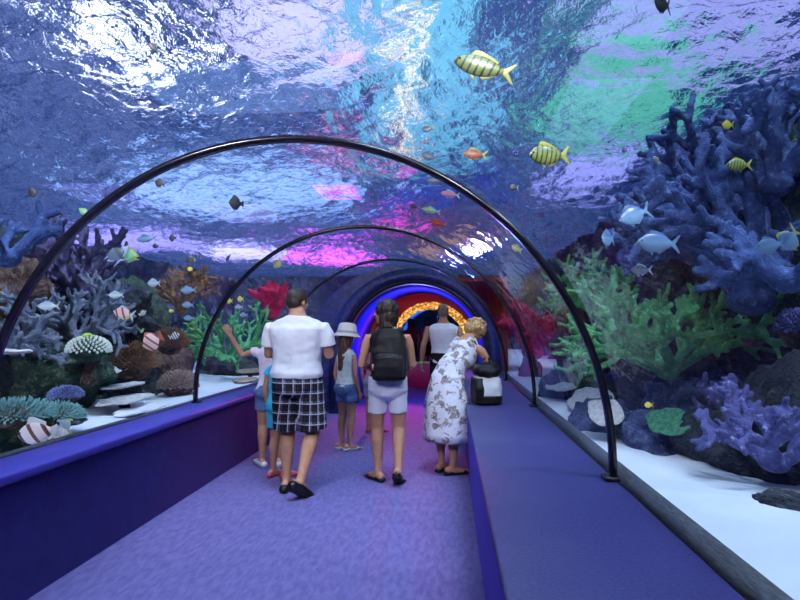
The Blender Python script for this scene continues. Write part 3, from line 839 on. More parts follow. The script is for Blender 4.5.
# --- woman with a black backpack
H = 1.66
f = Fig(H, (-.575, 5.55, 0), rz=R(3), build=1.08, waist=1.08, hipw=.95, female=True, head=(R(74), R(4), 0), headoff=(-.03, .0, .0),
        arms={'elL': (-.245, -.01, 1.06), 'wrL': (-.14, .21, 1.02), 'elR': (.23, 0, 1.06), 'wrR': (.13, .21, 1.02)},
        legs={'hpL': (-.092, 0, .83), 'hpR': (.092, 0, .83), 'anR': (.10, -.15, .125), 'knR': (.10, .02, .475), 'knL': (-.10, .05, .47), 'anL': (-.09, 0, .08)})
WB = f
f.body(SK_TAN, .0065, 'woman with dark bobbed hair, black sleeveless top and white shorts, carrying a black backpack', foot={'L': (-.55, .85, 0), 'R': (.12, .85, -.52)}, palms={'L': (.8, 0, -.3), 'R': (-.8, 0, -.3)})
f.top('black_top', C_BLACK, z0=.54, z1=.83, sleeve=0, grow=.012); f.shorts('white_shorts', C_WSHORT, ztop=.575, leg=.58, rad=1.14, grow=.020); f.hair(HR_DARK, 'bob'); f.shoes(M_SHOEB, 'flat')
# --- backpack
M_BP = cloth('backpack_nylon', (.008, .008, .009), (.016, .015, .016), rough=.45)
M_BP2 = mat('backpack_webbing', (.03, .028, .028), None, 3, .6)
bp = empty('backpack', (-.575 + .012, 5.55 - .0, 0), R(3), 'black nylon backpack worn by the woman in white shorts', 'backpack')
b = MB()
def rr_ring(cx, cy, cz, a, d, n=28, e_=3.4):
    out = []
    for i in range(n):
        th = 2 * PI * i / n; x, y = math.cos(th), math.sin(th); q = (abs(x) ** e_ + abs(y) ** e_) ** (-1 / e_)
        out.append((cx + x * q * a, cy + y * q * d, cz))
    return out
b.rings([rr_ring(0.01, -.195, z, a, d) for z, a, d in ((.925, .10, .05), (.945, .150, .085), (1.05, .165, .100), (1.2, .158, .092), (1.32, .138, .075), (1.38, .105, .055), (1.395, .06, .03))])
b.build('main_bag', M_BP, bp, remesh=.009, smooth_it=3, disp=lambda p: .006 * noise.noise(p * 14))
b = MB(); b.rings([rr_ring(0.01, -.300, z, a, d) for z, a, d in ((.96, .08, .02), (.975, .125, .035), (1.06, .135, .045), (1.15, .125, .036), (1.175, .09, .02))])
pk = b.build('front_pocket', M_BP, bp, remesh=.008, smooth_it=3, disp=lambda p: .005 * noise.noise(p * 16))
b = MB(); b.tube([(-.10, -.335, 1.13), (.01, -.345, 1.145), (.12, -.335, 1.13)], .004, 6); b.build('zip', M_BP2, pk)
b = MB(); b.box((-.13, -.285, 1.055), (.016, .012, .05)); b.build('tag', mat('tag_white_red', (.7, .3, .25), None, 3, .5), pk)
for sg in (-1, 1):
    b = MB(); b.tube([(sg * .085, -.12, 1.34), (sg * .10, -.06, 1.385), (sg * .105, .0, 1.40), (sg * .115, .085, 1.34), (sg * .125, .10, 1.22), (sg * .14, .05, 1.09), (sg * .145, -.05, 1.02), (sg * .13, -.13, .99)], [(.028, .008)] * 8, 10, up=Vector((0, 1, .2)))
    b.build('shoulder_strap', M_BP2, bp)
b = MB(); b.tube([(-.03, -.17, 1.385), (-.02, -.17, 1.42), (.03, -.17, 1.42), (.04, -.17, 1.385)], .008, 8); b.build('grab_handle', M_BP2, bp)
for sg in (-1, 1):
    b = MB(); b.tube([(sg * .166 + .01, -.20, 1.02), (sg * .16 + .01, -.20, 1.12), (sg * .15 + .01, -.20, 1.22)], [(.012, .004)] * 3, 8); b.build('side_strap', M_BP2, bp)

# --- woman in the floral dress leaning over the bench
H = 1.62
f = Fig(H, (-.03, 5.90, 0), rz=R(-44), build=1.06, waist=1.18, hipw=1.12, female=True, lean=R(35), head=(R(-8), R(-52), 0), headoff=(.0, .03, -.015),
        arms={'elR': (.24, .36, 1.03), 'wrR': (.10, .52, .99), 'elL': (-.20, .38, 1.02), 'wrL': (-.02, .56, .98)},
        legs={'anL': (-.085, .0, .075), 'anR': (.09, -.02, .075)})
f.body(SK_TAN, .0065, 'woman in a white floral dress leaning over the bench towards her bag', foot={'L': (-.3, 1, 0), 'R': (.35, .9, 0)}, palms={'L': (.3, 0, -.9), 'R': (-.3, 0, -.9)})
f.top('floral_dress', C_FLORAL, z0=.56, z1=.815, sleeve=0, grow=.014)
b = MB()
zz = np.linspace(.60, .195, 10)
rg = []
for z in zz:
    k = (.60 - z) / .405; a = (.088 * 1.16 + .040 * min(1, k * 2.2) + .012 * k) * H; d = (.062 * 1.16 + .040 * min(1, k * 2.2) + .012 * k) * H
    rg.append([f.bend(Vector((math.cos(t_) * a * (1 + .035 * math.sin(t_ * 9) * k), math.sin(t_) * d * (1 + .05 * math.sin(t_ * 7 + 1) * k) - .008, z * H))) for t_ in np.linspace(0, 2 * PI, 49)[:-1]])
b.rings(rg); b.build('skirt', C_FLORAL, f.o)
for sg in (-1, 1):
    b = MB(); pts = [f.bend(Vector((sg * .06, y, z)) * H) for y, z in ((-.055, .79), (-.040, .835), (.0, .852), (.040, .835), (.058, .79))]
    b.tube(pts, [(.020, .006)] * 5, 8, up=Vector((sg, 0, .3))); b.build('dress_strap', C_FLORAL, f.o)
f.hair(HR_BLOND, 'curly'); f.shoes(M_SHOEB, 'flat')

# --- man in the white sleeveless shirt
H = 1.76
f = Fig(H, (-.10, 9.05, 0), rz=R(0), build=1.12, waist=1.1, head=(R(-10), R(-4), 0), arms={'elL': (-.30, -.02, 1.13), 'wrL': (-.33, .05, .88)})
f.body(SK_TAN, .0075, 'man in a white sleeveless shirt near the red barrier, with cropped hair')
f.top('sleeveless_shirt', C_WHITE, z0=.50, z1=.832, sleeve=0, grow=.016); f.shorts('dark_shorts', C_BLACK, leg=.85); f.hair(HR_GREY, 'crop'); f.shoes(M_SHOEB)
b = MB(); c_ = f.J['wrL']; ring = [c_ + Vector((math.cos(t_) * .034, math.sin(t_) * .034, 0)) for t_ in np.linspace(0, 2 * PI, 17)[:-1]]
b.tube(ring + ring[:1], [(.008, .016)] * 17, 8, round_ends=False); b.build('wristband', mat('band_lime', (.15, .75, .12), None, 3, .5), f.o)

# --- three visitors far away in the blue passage
for (px, Y, H, tp, sh, rz, lb) in ((411, 17.6, 1.66, C_MAROON, C_BLACK, 20, 'distant visitor in a maroon top, leftmost under the gold arch'),
                                   (428, 18.3, 1.72, C_PURPLE, C_BLACK, -10, 'distant visitor in a mauve top, in the middle under the gold arch'),
                                   (440, 19.2, 1.80, C_BLACK, C_BLACK, 0, 'distant visitor in black, partly hidden by the sleeveless shirt man')):
    x = atY(px, 330, Y).x
    f = Fig(H, (x, Y, 0), rz=R(rz), female=tp is not C_BLACK, build=1.0)
    f.body(SK_DARK, .012, lb); f.top('top', tp, sleeve=.4, voxel=.012); f.shorts('shorts', sh, voxel=.012); f.hair(HR_DARK, 'bob' if tp is not C_BLACK else 'crop'); f.shoes(M_SHOEB)

# --- bag on the bench
M_BAGW = cloth('bag_white_canvas', (.62, .66, .70), rough=.6); M_BAGB = cloth('bag_black', (.006, .006, .007), rough=.45)
bg_ = empty('tote_bag', (.345, 5.80, ZL), R(6), 'black and white tote bag with dark flap on the right bench', 'bag')
b = MB(); b.rings([rr_ring(0, 0, z, a, d) for z, a, d in ((.004, .12, .15), (.02, .140, .165), (.075, .142, .165), (.09, .138, .16))]); b.build('black_base', M_BAGB, bg_, remesh=.007, smooth_it=2)
b = MB(); b.rings([rr_ring(0, 0, z, a, d) for z, a, d in ((.08, .134, .158), (.16, .140, .160), (.24, .128, .14), (.29, .10, .10))]); b.build('white_body', M_BAGW, bg_, remesh=.008, smooth_it=2, disp=lambda p: .008 * noise.noise(p * 13))
b = MB(); b.rings([rr_ring(-.085, 0, z, a, d) for z, a, d in ((.06, .055, .166), (.16, .060, .168), (.25, .055, .14))]); b.build('black_panel', M_BAGB, bg_, remesh=.008, smooth_it=2)
b = MB(); b.ell((0, -.02, .31), (.135, .15, .085), 20, 12); b.ell((.06, .03, .34), (.07, .09, .06), 14, 8); b.build('black_flap', M_BAGB, bg_, remesh=.008, smooth_it=2, disp=lambda p: .014 * noise.noise(p * 16))
for sg in (-1, 1):
    b = MB(); b.tube([(sg * .07, -.10, .30), (sg * .06, -.09, .40), (sg * .02, -.03, .435), (sg * .04, .06, .39), (sg * .06, .10, .30)], .009, 8); b.build('handle', M_BAGB, bg_)
# ------------------------------------------------------------------ reef
def inside(p, ex):
    if p.z < ST: return XC - RT - .05 - ex < p.x < XC + RT + .05 + ex
    return math.hypot(p.x - XC, p.z - ST) < RT + .05 + ex
def out_pt(px, py, ex=.3):
    d = ray(px, py); t_ = .5
    while t_ < 30:
        p = CAM + d * t_
        if not inside(p, ex): return p
        t_ += .02
    return p
def mpp(p): return p.y / FOC        # metres per pixel at this distance

def rockmat(name, a, b_, c_, s=6):
    t = NT(name); tcn = t.n('TexCoord').outputs['Object']
    n1 = t.noise(s, 6, vec=tcn); n2 = t.noise(s * 2.3, 4, vec=tcn); n3 = t.noise(s * 7, 4, vec=tcn)
    c = t.ramp(n1.outputs['Fac'], [(.35, a), (.55, b_), (.72, c_)])
    c = t.mix(t.ramp(n2.outputs['Fac'], [(.55, (0, 0, 0)), (.68, (.8, .8, .8))]), c, c_)
    t.bsdf(c, .9, normal=t.bump(t.math('ADD', n3.outputs['Fac'], n2.outputs['Fac']), 1, .05), spec=.2); return t.m
M_RK = [rockmat('rock_dark', (.005, .008, .014), (.02, .026, .032), (.06, .065, .065)),
        rockmat('rock_green', (.008, .022, .020), (.025, .055, .04), (.12, .13, .06)),
        rockmat('rock_brown', (.025, .014, .012), (.09, .05, .04), (.18, .12, .09)),
        rockmat('rock_blue', (.010, .018, .05), (.04, .06, .13), (.12, .15, .26))]
def rock(loc, r, seed, m, label, name='rock', amp=.28, group='reef rocks'):
    bm = bmesh.new(); bmesh.ops.create_icosphere(bm, subdivisions=5, radius=1)
    off = Vector((seed * 3.1, seed * 1.7, seed * .9))
    for v in bm.verts:
        p = v.co.copy(); q = p * 1.3 + off
        d = 1 + amp * (1.1 * noise.noise(q) + .6 * noise.noise(q * 2.2) + .45 * abs(noise.noise(q * 4.5)) + .22 * noise.noise(q * 9))
        v.co = Vector((p.x * r[0] * d, p.y * r[1] * d, p.z * r[2] * d))
    me = bpy.data.meshes.new(name); bm.to_mesh(me); bm.free()
    me.polygons.foreach_set('use_smooth', [True] * len(me.polygons)); me.materials.append(m)
    o = bpy.data.objects.new(name, me); COL.objects.link(o); o.location = loc
    return tag(o, label, 'rock', group)
def rock_px(px, py, X, rx, ry, seed, mi, label, dep=1.0, **k):
    """rock whose outline is about 2rx x 2ry pixels, standing on the sand plane of the tank at lateral distance X"""
    p = atX(px, py, X); s = mpp(p); w = rx * s; h = ry * s
    # near a side wall the width in the picture comes mostly from the length along the tunnel
    return rock(p, (max(.12, min(w * .8, abs(abs(X) - (2.5 if X < 0 else .83)) * .8)), max(.15, w * 1.0), h), seed, M_RK[mi], label, **k)

# left reef
rock_px(75, 318, -5.6, 95, 38, 1, 0, 'large dark rock mass behind the grey elkhorn coral')
rock_px(42, 372, -4.3, 75, 36, 2, 1, 'green-brown boulder under the grey elkhorn coral')
rock_px(10, 432, -3.15, 46, 30, 3, 1, 'green boulder carrying the teal polyps at the left edge')
rock_px(112, 392, -4.6, 60, 42, 4, 0, 'dark boulder behind the stacked pale plate corals')
rock_px(168, 378, -4.4, 26, 34, 5, 2, 'brown boulder below the large red-striped fish')
rock_px(178, 320, -5.8, 46, 42, 6, 3, 'tall bluish rock behind the middle arched joint strip')
rock_px(228, 376, -4.3, 36, 26, 7, 0, 'dark boulder under the green staghorn coral, next to the pointing child')
rock_px(20, 300, -5.0, 40, 40, 8, 2, 'brown rock slope at the left edge under the blue coral')
rock_px(130, 325, -5.4, 40, 45, 9, 1, 'mossy rock between the flower-like polyp dome and the tall bluish rock')
rock_px(262, 345, -4.4, 26, 34, 10, 3, 'bluish rock behind the green staghorn coral on the left')
rock_px(300, 345, -4.2, 20, 26, 11, 2, 'brown rock far along the left tank by the portal')
rock_px(70, 425, -3.35, 16, 14, 12, 0, 'small grey stone beside the large red-and-white striped fish')
# right reef
rock_px(640, 420, 2.1, 46, 40, 31, 0, 'dark rock base under the bright green staghorn coral')
rock_px(705, 415, 2.4, 66, 44, 32, 3, 'dark blue rock slope between the green staghorn and violet leather corals')
rock_px(578, 388, 1.85, 22, 30, 33, 1, 'mossy rock base directly below the bluish green staghorn coral')
rock_px(800, 440, 2.2, 60, 70, 34, 0, 'dark rock face at the right edge behind the violet leather coral')
rock_px(602, 436, 1.40, 42, 36, 21, 3, 'blue-grey boulder topped by a white crust, right of the nearest joint strip')
rock_px(668, 450, 1.68, 52, 36, 22, 3, 'blue-grey boulder with a green mat on top, behind the sand')
rock_px(735, 462, 1.98, 62, 50, 23, 0, 'dark boulder behind the violet leather coral')
rock_px(790, 520, 1.62, 42, 24, 24, 0, 'low dark rock on the sand at the right edge')
rock_px(725, 335, 2.85, 100, 95, 25, 0, 'huge dark rock slope carrying the blue antler coral', amp=.35)
rock_px(650, 345, 3.0, 55, 58, 26, 1, 'mossy rock slope behind the green staghorn coral on the right')
rock_px(790, 210, 2.95, 60, 110, 27, 1, 'tall mossy rock pinnacle behind the blue antler coral', amp=.4)
rock_px(556, 396, 1.38, 20, 26, 28, 3, 'bluish boulder behind the right bench near the portal')
rock_px(530, 378, 1.38, 14, 20, 29, 2, 'brown boulder under the red coral far along the right tank')
rock_px(575, 345, 2.3, 26, 45, 30, 2, 'brown rock between the red coral and the green staghorn coral')

def coral_mat(name, a, b_, tip=None, s=14, bump=.7):
    t = NT(name); tcn = t.n('TexCoord').outputs['Object']
    n1 = t.noise(s, 5, vec=tcn); n2 = t.noise(s * 5, 3, vec=tcn)
    c = t.ramp(n1.outputs['Fac'], [(.3, a), (.7, b_)])
    if tip:
        c = t.mix(t.ramp(t.noise(s * 1.7, 3, vec=tcn).outputs['Fac'], [(.58, (0, 0, 0)), (.72, (.7, .7, .7))]), c, tip)
    t.bsdf(c, .8, normal=t.bump(n2.outputs['Fac'], bump, .02), spec=.25); return t.m
M_CBLUE = coral_mat('coral_blue', (.012, .028, .10), (.04, .075, .21), (.12, .21, .38))
M_CGREEN = coral_mat('coral_green', (.03, .15, .06), (.09, .36, .13), (.30, .58, .22))
M_CGREY = coral_mat('coral_grey', (.08, .10, .15), (.20, .23, .30), (.42, .44, .48))
M_CVIO = coral_mat('coral_violet', (.04, .04, .14), (.10, .10, .27), (.30, .32, .50))
M_CPUR = coral_mat('coral_mauve', (.05, .04, .10), (.13, .11, .22))
M_CRED = coral_mat('coral_red', (.36, .008, .03), (.68, .02, .10), (.6, .08, .03))
M_CPALE = coral_mat('coral_pale', (.45, .45, .47), (.82, .82, .80), s=30)
M_CTAN = coral_mat('coral_tan', (.14, .09, .07), (.38, .28, .24), (.5, .42, .38), s=30)
M_CORG = coral_mat('coral_orange_brown', (.08, .035, .015), (.22, .11, .05))
M_CLIME = coral_mat('coral_lime', (.20, .38, .04), (.45, .62, .10))

def branching(name, loc, size, m, seed, label, cat='coral', mains=5, r=.07, flat=.65, depth=3, spread=.9, up=.9, vox=.02, toward=(0, 0, 0), aspect=1.0, group=None):
    rnd = random.Random(seed); b = MB(); tw = Vector(toward)
    def grow(p, d, r_, L, k):
        q1 = p + d * L * .5 + Vector((rnd.uniform(-1, 1), rnd.uniform(-1, 1), rnd.uniform(-1, 1))) * L * .08
        q2 = q1 + (d + Vector((rnd.uniform(-.35, .35), rnd.uniform(-.35, .35), rnd.uniform(0, .35)))).normalized() * L * .5
        b.tube([p, q1, q2], [(r_, r_ * flat), (r_ * 1.05, r_ * flat), (r_ * .92, r_ * flat * .85)], 10, up=Vector((rnd.uniform(-.4, .4), 1, rnd.uniform(-.3, .3))))
        if k <= 0: return
        n = rnd.choice((2, 3, 3)) if k > 1 else rnd.choice((2, 3, 4))
        side = d.cross(Vector((rnd.uniform(-.6, .6), 1, rnd.uniform(-.6, .6)))).normalized()
        for i in range(n):
            a = (i - (n - 1) / 2) * (1.15 / max(1, n - 1)) * 1.25 + rnd.uniform(-.2, .2)
            dd = (d * math.cos(a) + side * math.sin(a) + Vector((0, 0, .12)) + Vector((rnd.uniform(-.25, .25),) * 3)).normalized()
            grow(q2 if rnd.random() < .7 else q1, dd, r_ * .80, L * rnd.uniform(.6, .85), k - 1)
    for i in range(mains):
        a = 2 * PI * (i + rnd.uniform(-.3, .3)) / mains
        d = (Vector((math.cos(a) * spread, math.sin(a) * spread * aspect, up)) + tw).normalized()
        grow(Vector((math.cos(a), math.sin(a), 0)) * r * .6, d, r, size * rnd.uniform(.34, .46), depth)
    b.ell((0, 0, 0), (r * 2.2, r * 2.2, r * 1.5), 12, 8)
    o = b.build(name, m, None, remesh=vox, smooth_it=2, disp=lambda p: r * .16 * noise.noise(p / r * .7) + r * .08 * noise.noise(p / r * 2.2))
    o.location = loc
    return tag(o, label, cat, group or name.replace('_', ' ') + ' colonies on the reef')

# right side
branching('antler_coral', atX(752, 300, 2.15), 1.25, M_CBLUE, 11, 'big blue antler coral reaching up at the right edge of the picture', mains=7, r=.075, flat=.6, depth=3, spread=.75, up=.8, toward=(-.2, .25, .35), vox=.02)
branching('antler_coral', atX(776, 185, 2.2), .80, M_CBLUE, 15, 'blue antler coral with spread tips, highest one on the right rock pinnacle', mains=5, r=.052, flat=.6, depth=3, spread=.7, up=1.1, vox=.016)
branching('antler_coral', atX(695, 190, 2.2), .75, M_CBLUE, 17, 'blue antler coral with a tall finger, left of the rock pinnacle', mains=5, r=.052, flat=.55, depth=2, spread=.8, up=.9, vox=.016, toward=(-.4, 0, 0))
branching('antler_coral', atX(790, 280, 2.1), .7, M_CBLUE, 19, 'blue antler coral beside the silver fish pair at the right edge', mains=5, r=.055, flat=.6, depth=2, spread=1, up=.5, vox=.016)
branching('staghorn_coral', atX(668, 372, 1.9), .98, M_CGREEN, 23, 'bright green staghorn coral above the green-matted boulder', mains=10, r=.046, flat=.62, depth=3, spread=1.15, up=.5, vox=.014, toward=(-.3, -.15, .15))
branching('staghorn_coral', atX(606, 322, 1.75), .85, M_CGREEN, 29, 'bluish green staghorn coral directly right of the nearest joint strip', mains=9, r=.046, flat=.62, depth=3, spread=1, up=.7, vox=.015)
branching('leather_coral', atX(775, 462, 1.85), .50, M_CVIO, 31, 'violet leather coral with short fingers above the low dark rock', mains=6, r=.040, flat=.6, depth=3, spread=.9, up=.7, vox=.011)
branching('leather_coral', atX(735, 420, 2.1), .42, M_CVIO, 33, 'pale violet coral tufts left of the violet leather coral', mains=5, r=.034, flat=.6, depth=2, spread=1, up=.6, vox=.011)
branching('red_coral', atX(533, 352, 1.75), 1.25, M_CRED, 37, 'glowing red-pink coral just behind the right bench near the portal', mains=7, r=.11, flat=.8, depth=2, spread=.6, up=1.0, vox=.03, aspect=1.6)
# left side
branching('elkhorn_coral', atX(76, 338, -4.35), .84, M_CGREY, 41, 'grey elkhorn coral with blunt lobes above the polyp dome', mains=10, r=.046, flat=.6, depth=3, spread=1.1, up=.5, vox=.014)
branching('elkhorn_coral', atX(10, 352, -4.2), .52, M_CGREY, 43, 'grey-blue elkhorn coral at the left edge, lower one', mains=9, r=.044, flat=.6, depth=3, spread=1.1, up=.5, vox=.014)
branching('elkhorn_coral', atX(72, 288, -4.9), .95, M_CPUR, 47, 'mauve lobed coral behind the grey elkhorn coral', mains=9, r=.062, flat=.7, depth=3, spread=1.0, up=.5, vox=.018)
branching('elkhorn_coral', atX(6, 258, -3.9), .62, M_CBLUE, 53, 'blue coral at the left edge below the nearest joint strip', mains=5, r=.058, flat=.6, depth=2, spread=.8, up=.7, vox=.016)
branching('staghorn_coral', atX(226, 358, -3.8), 1.0, M_CGREEN, 59, 'green staghorn coral behind the pointing child', mains=8, r=.048, flat=.7, depth=3, spread=1, up=.5, vox=.02, aspect=1.4)
branching('red_coral', atX(272, 312, -4.0), .85, M_CRED, 61, 'red coral showing beside the head of the man in the white t-shirt', mains=5, r=.10, flat=.8, depth=2, spread=.6, up=.9, vox=.035)
branching('brown_coral', atX(182, 312, -4.9), .8, M_CORG, 67, 'feathery orange-brown coral left of the middle joint strip', mains=7, r=.040, flat=.8, depth=3, spread=.7, up=.8, vox=.016)

def plate(px, py, X, w, d, m, seed, label, tilt=(0, 0), stalk=True, name='plate_coral', th=.022):
    """ruffled thin table coral on a short stalk; w along the tunnel, d across it"""
    p = atX(px, py, X); b = MB(); n = 44; off = seed * 2.7
    def rad(a): return 1 + .22 * noise.noise(Vector((math.cos(a) * 1.4 + off, math.sin(a) * 1.4, 0))) + .09 * noise.noise(Vector((math.cos(a) * 5 + off, math.sin(a) * 5, 3)))
    rings = []
    for f, z in ((.04, -.0), (.35, -.004), (.7, .0), (.96, .008), (1.0, .012 + th * .5), (.97, .010 + th), (.7, th), (.35, th * .8), (.04, th * .75)):
        rings.append([(math.cos(a) * rad(a) * d * f, math.sin(a) * rad(a) * w * f, z + .018 * f * noise.noise(Vector((math.cos(a) * 2 * f + off, math.sin(a) * 2 * f, 5)))) for a in np.linspace(0, 2 * PI, n + 1)[:-1]])
    b.rings(rings)
    o = b.build(name, m, None, sub=1)
    o.location = p; o.rotation_euler = (tilt[0], tilt[1], 0); tag(o, label, 'coral', 'pale plate corals')
    if stalk:
        s_ = MB(); s_.tube([(0, 0, -.035), (.01, .01, -.06), (.02, 0, -.20)], [.045, .035, .06], 10); s_.build('stalk', M_RK[0], o)
    return o
plate(105, 371, -3.75, .20, .16, M_CPALE, 1, 'round pale plate coral below the polyp dome', tilt=(0, R(14)))
plate(123, 387, -3.65, .42, .13, M_CPALE, 2, 'narrow pale plate coral, topmost of the stack of three')
plate(126, 401, -3.45, .52, .17, M_CPALE, 3, 'wide pale plate coral in the middle of the stack of three', tilt=(0, R(3)))
plate(142, 411, -3.2, .48, .16, mat('coral_white', (.75, .78, .82), (.85, .88, .92), 20, .8, .5, 60), 4, 'bright white plate coral, lowest of the stack of three')
plate(4, 354, -3.3, .20, .16, M_CPALE, 5, 'white plate coral at the left edge over the green-brown boulder')
plate(591, 401, 1.42, .34, .22, M_CPALE, 6, 'white crust plate on the blue-grey boulder by the nearest joint strip', tilt=(R(10), R(-20)), stalk=False)
plate(606, 414, 1.26, .26, .13, M_CPALE, 7, 'lower white crust plate on the blue-grey boulder', tilt=(R(14), R(-28)), stalk=False)
plate(561, 388, 1.35, .5, .16, M_CPALE, 8, 'pale plate coral between the two boulders along the right bench', tilt=(0, R(-10)), stalk=False)
plate(670, 424, 1.58, .22, .15, coral_mat('mat_green', (.01, .06, .04), (.06, .26, .12), (.2, .4, .2), s=34), 9, 'green coral mat draped on the boulder behind the sand', tilt=(R(14), R(-24)), stalk=False)
plate(250, 372, -3.4, .50, .18, M_CTAN, 10, 'tan plate coral behind the children by the left bench', tilt=(0, R(5)))
plate(246, 381, -3.2, .45, .16, M_CTAN, 13, 'lower tan plate coral behind the children by the left bench', tilt=(0, R(5)))
plate(577, 357, 1.9, .26, .16, M_CPALE, 11, 'upright pale fan plate between the red coral and the nearest joint strip', tilt=(0, R(70)), stalk=False)

# polyp dome
p = atX(89, 350, -3.55); s = mpp(p)
e_ = empty('polyp_dome', p, 0, 'dome of white flower-like polyps with a lime tip', 'coral')
b = MB(); b.ell((0, 0, 0), (.17, .21, .12), 24, 14); b.build('dome', M_RK[1], e_)
b = MB(); b.tube([(0, 0, -.05), (.01, .02, -.16), (0, 0, -.30)], [.07, .05, .07], 12); b.build('stalk', M_RK[2], e_)
rnd = random.Random(5); b = MB(); bc = MB(); cnt = 0
gold = PI * (3 - math.sqrt(5))
for i in range(150):
    z = 1 - i / 150 * 1.15; 
    if z < -.35: break
    rr_ = math.sqrt(max(0, 1 - z * z)); a = i * gold
    n_ = Vector((rr_ * math.cos(a), rr_ * math.sin(a), z)); c = Vector((n_.x * .175, n_.y * .215, n_.z * .125))
    u, v = frame(n_)
    tgt = b
    tgt.tube([c, c + n_ * .018], [(.012, .009), (.0135, .010)], 8, up=u)
b.build('polyps', mat('polyp_white', (.70, .78, .66), (.85, .88, .80), 30, .6), e_)['kind'] = 'stuff'
b = MB(); b.ell((.0, -.02, .135), (.05, .07, .03), 12, 8); b.build('lime_tip', M_CLIME, e_, disp=lambda p: .01 * noise.noise(p * 50))

def filament_dome(px, py, X, w, h, m, seed, label, name='anemone', cat='anemone', n=260, L=.10, r=.007, ups=.5):
    p = atX(px, py, X); rnd = random.Random(seed); e_ = empty(name, p, 0, label, cat)
    b = MB(); b.ell((0, 0, 0), (w * .8, w * .9, h * .8), 20, 12); b.build('body', M_RK[2], e_)
    b = MB()
    for i in range(n):
        z = 1 - (i + .5) / n * 1.1; rr_ = math.sqrt(max(0, 1 - z * z)); a = i * gold
        d = Vector((rr_ * math.cos(a), rr_ * math.sin(a), z)); c = Vector((d.x * w * .75, d.y * w * .85, d.z * h * .75))
        d2 = (d + Vector((rnd.uniform(-.4, .4), rnd.uniform(-.4, .4), rnd.uniform(-.2, ups)))).normalized()
        q = c + d * L * .5 * rnd.uniform(.8, 1.2)
        b.tube([c, q, q + d2 * L * .55 * rnd.uniform(.7, 1.2)], [r, r * .9, r * .6], 6)
    b.build('tentacles', m, e_)['kind'] = 'stuff'
    return e_
filament_dome(134, 366, -3.9, .26, .24, M_CORG, 3, 'brown bristly anemone to the right of the round pale plate coral', L=.13, r=.008)
filament_dome(170, 345, -4.0, .22, .18, M_CORG, 4, 'orange-brown anemone behind the large red-striped fish', L=.12, r=.009)
M_CTEAL = coral_mat('polyp_teal', (.05, .16, .18), (.22, .45, .44), (.45, .62, .58), s=30)
filament_dome(14, 416, -3.0, .26, .09, M_CTEAL, 6, 'teal star polyps carpeting the rock at the left edge', name='star_polyps', cat='coral', n=300, L=.06, r=.008, ups=.2)
filament_dome(50, 417, -3.15, .26, .09, M_CTEAL, 7, 'teal star polyps directly above the large red-and-white striped fish', name='star_polyps', cat='coral', n=300, L=.06, r=.008, ups=.2)
filament_dome(66, 396, -3.55, .16, .09, mat('coral_slate_blue', (.05, .07, .18), (.12, .15, .32), 20), 8, 'slate-blue knobbly coral mound above the teal polyps', name='knobbly_coral', cat='coral', n=220, L=.03, r=.011)
filament_dome(178, 386, -3.7, .26, .20, M_CTAN, 9, 'tan cauliflower coral right beside the middle joint strip foot', name='cauliflower_coral', cat='coral', n=240, L=.07, r=.018)
filament_dome(45, 436, -2.85, .14, .04, M_CPALE, 10, 'low whitish rubble coral under the large red-and-white striped fish', name='rubble_coral', cat='coral', n=140, L=.03, r=.010)
filament_dome(753, 337, 2.2, .10, .10, M_CGREEN, 11, 'round greenish coral ball in front of the blue antler coral', name='ball_coral', cat='coral', n=160, L=.02, r=.012)
filament_dome(694, 330, 2.3, .16, .12, M_CORG, 12, 'orange-brown tufted coral between the two green staghorn corals', name='tufted_coral', cat='coral', n=200, L=.06, r=.010)
filament_dome(715, 262, 2.2, .13, .09, M_CLIME, 14, 'yellow-green tufted coral amid the blue antler coral', name='tufted_coral', cat='coral', n=160, L=.05, r=.010)
filament_dome(618, 385, 2.0, .2, .14, M_CVIO, 15, 'violet knobbly coral over the white crust plate', name='knobbly_coral', cat='coral', n=200, L=.05, r=.014)
filament_dome(795, 330, 2.35, .12, .16, M_CVIO, 16, 'violet knobbly coral at the right edge below the silver fish pair', name='knobbly_coral', cat='coral', n=160, L=.03, r=.014)
# ------------------------------------------------------------------ fish
def fish_mat(name, base, back=None, stripes=None, freq=9, width=.35, slant=0, metal=0, rough=.35, ph=0, seg=(-.5, .5)):
    """colours along a unit-length body: base flank, darker back, slanted bars"""
    t = NT(name); s_ = t.n('SeparateXYZ'); t.l(t.n('TexCoord').outputs['Object'], s_.inputs[0])
    c = base
    if back: c = t.mix(t.ramp(t.math('ADD', t.math('MULTIPLY', s_.outputs[2], 2.2), .5), [(.5, (0, 0, 0)), (.75, (1, 1, 1))]), base, back)
    if stripes:
        u = t.math('ADD', t.math('ADD', s_.outputs[0], t.math('MULTIPLY', s_.outputs[2], slant)), ph)
        f = t.math('FRACT', t.math('MULTIPLY', u, freq))
        c = t.mix(t.math('LESS_THAN', f, width), c, stripes)
    t.bsdf(c, rough, metal, spec=.6); return t.m
F_SILV = fish_mat('fish_silver_blue', (.15, .27, .40), (.07, .14, .27), rough=.3)
F_PALE = fish_mat('fish_pale', (.48, .56, .60), (.24, .32, .40))
F_DARK = fish_mat('fish_black', (.008, .008, .012), rough=.5)
F_GREY = fish_mat('fish_grey', (.10, .14, .20), (.04, .05, .08))
F_YSTR = fish_mat('fish_yellow_bars', (.22, .27, .06), (.11, .17, .04), stripes=(.03, .035, .02), freq=9, width=.30, slant=.25)
F_YEL = fish_mat('fish_yellow', (.75, .68, .05), rough=.4)
F_GOLD = fish_mat('fish_olive_gold', (.45, .45, .18), (.25, .30, .12))
F_ORG = fish_mat('fish_orange', (.45, .14, .05), (.25, .10, .03))
F_REDW = fish_mat('fish_red_white_bars', (.70, .50, .48), stripes=(.26, .04, .02), freq=3.4, width=.30, slant=-.55, ph=.12)
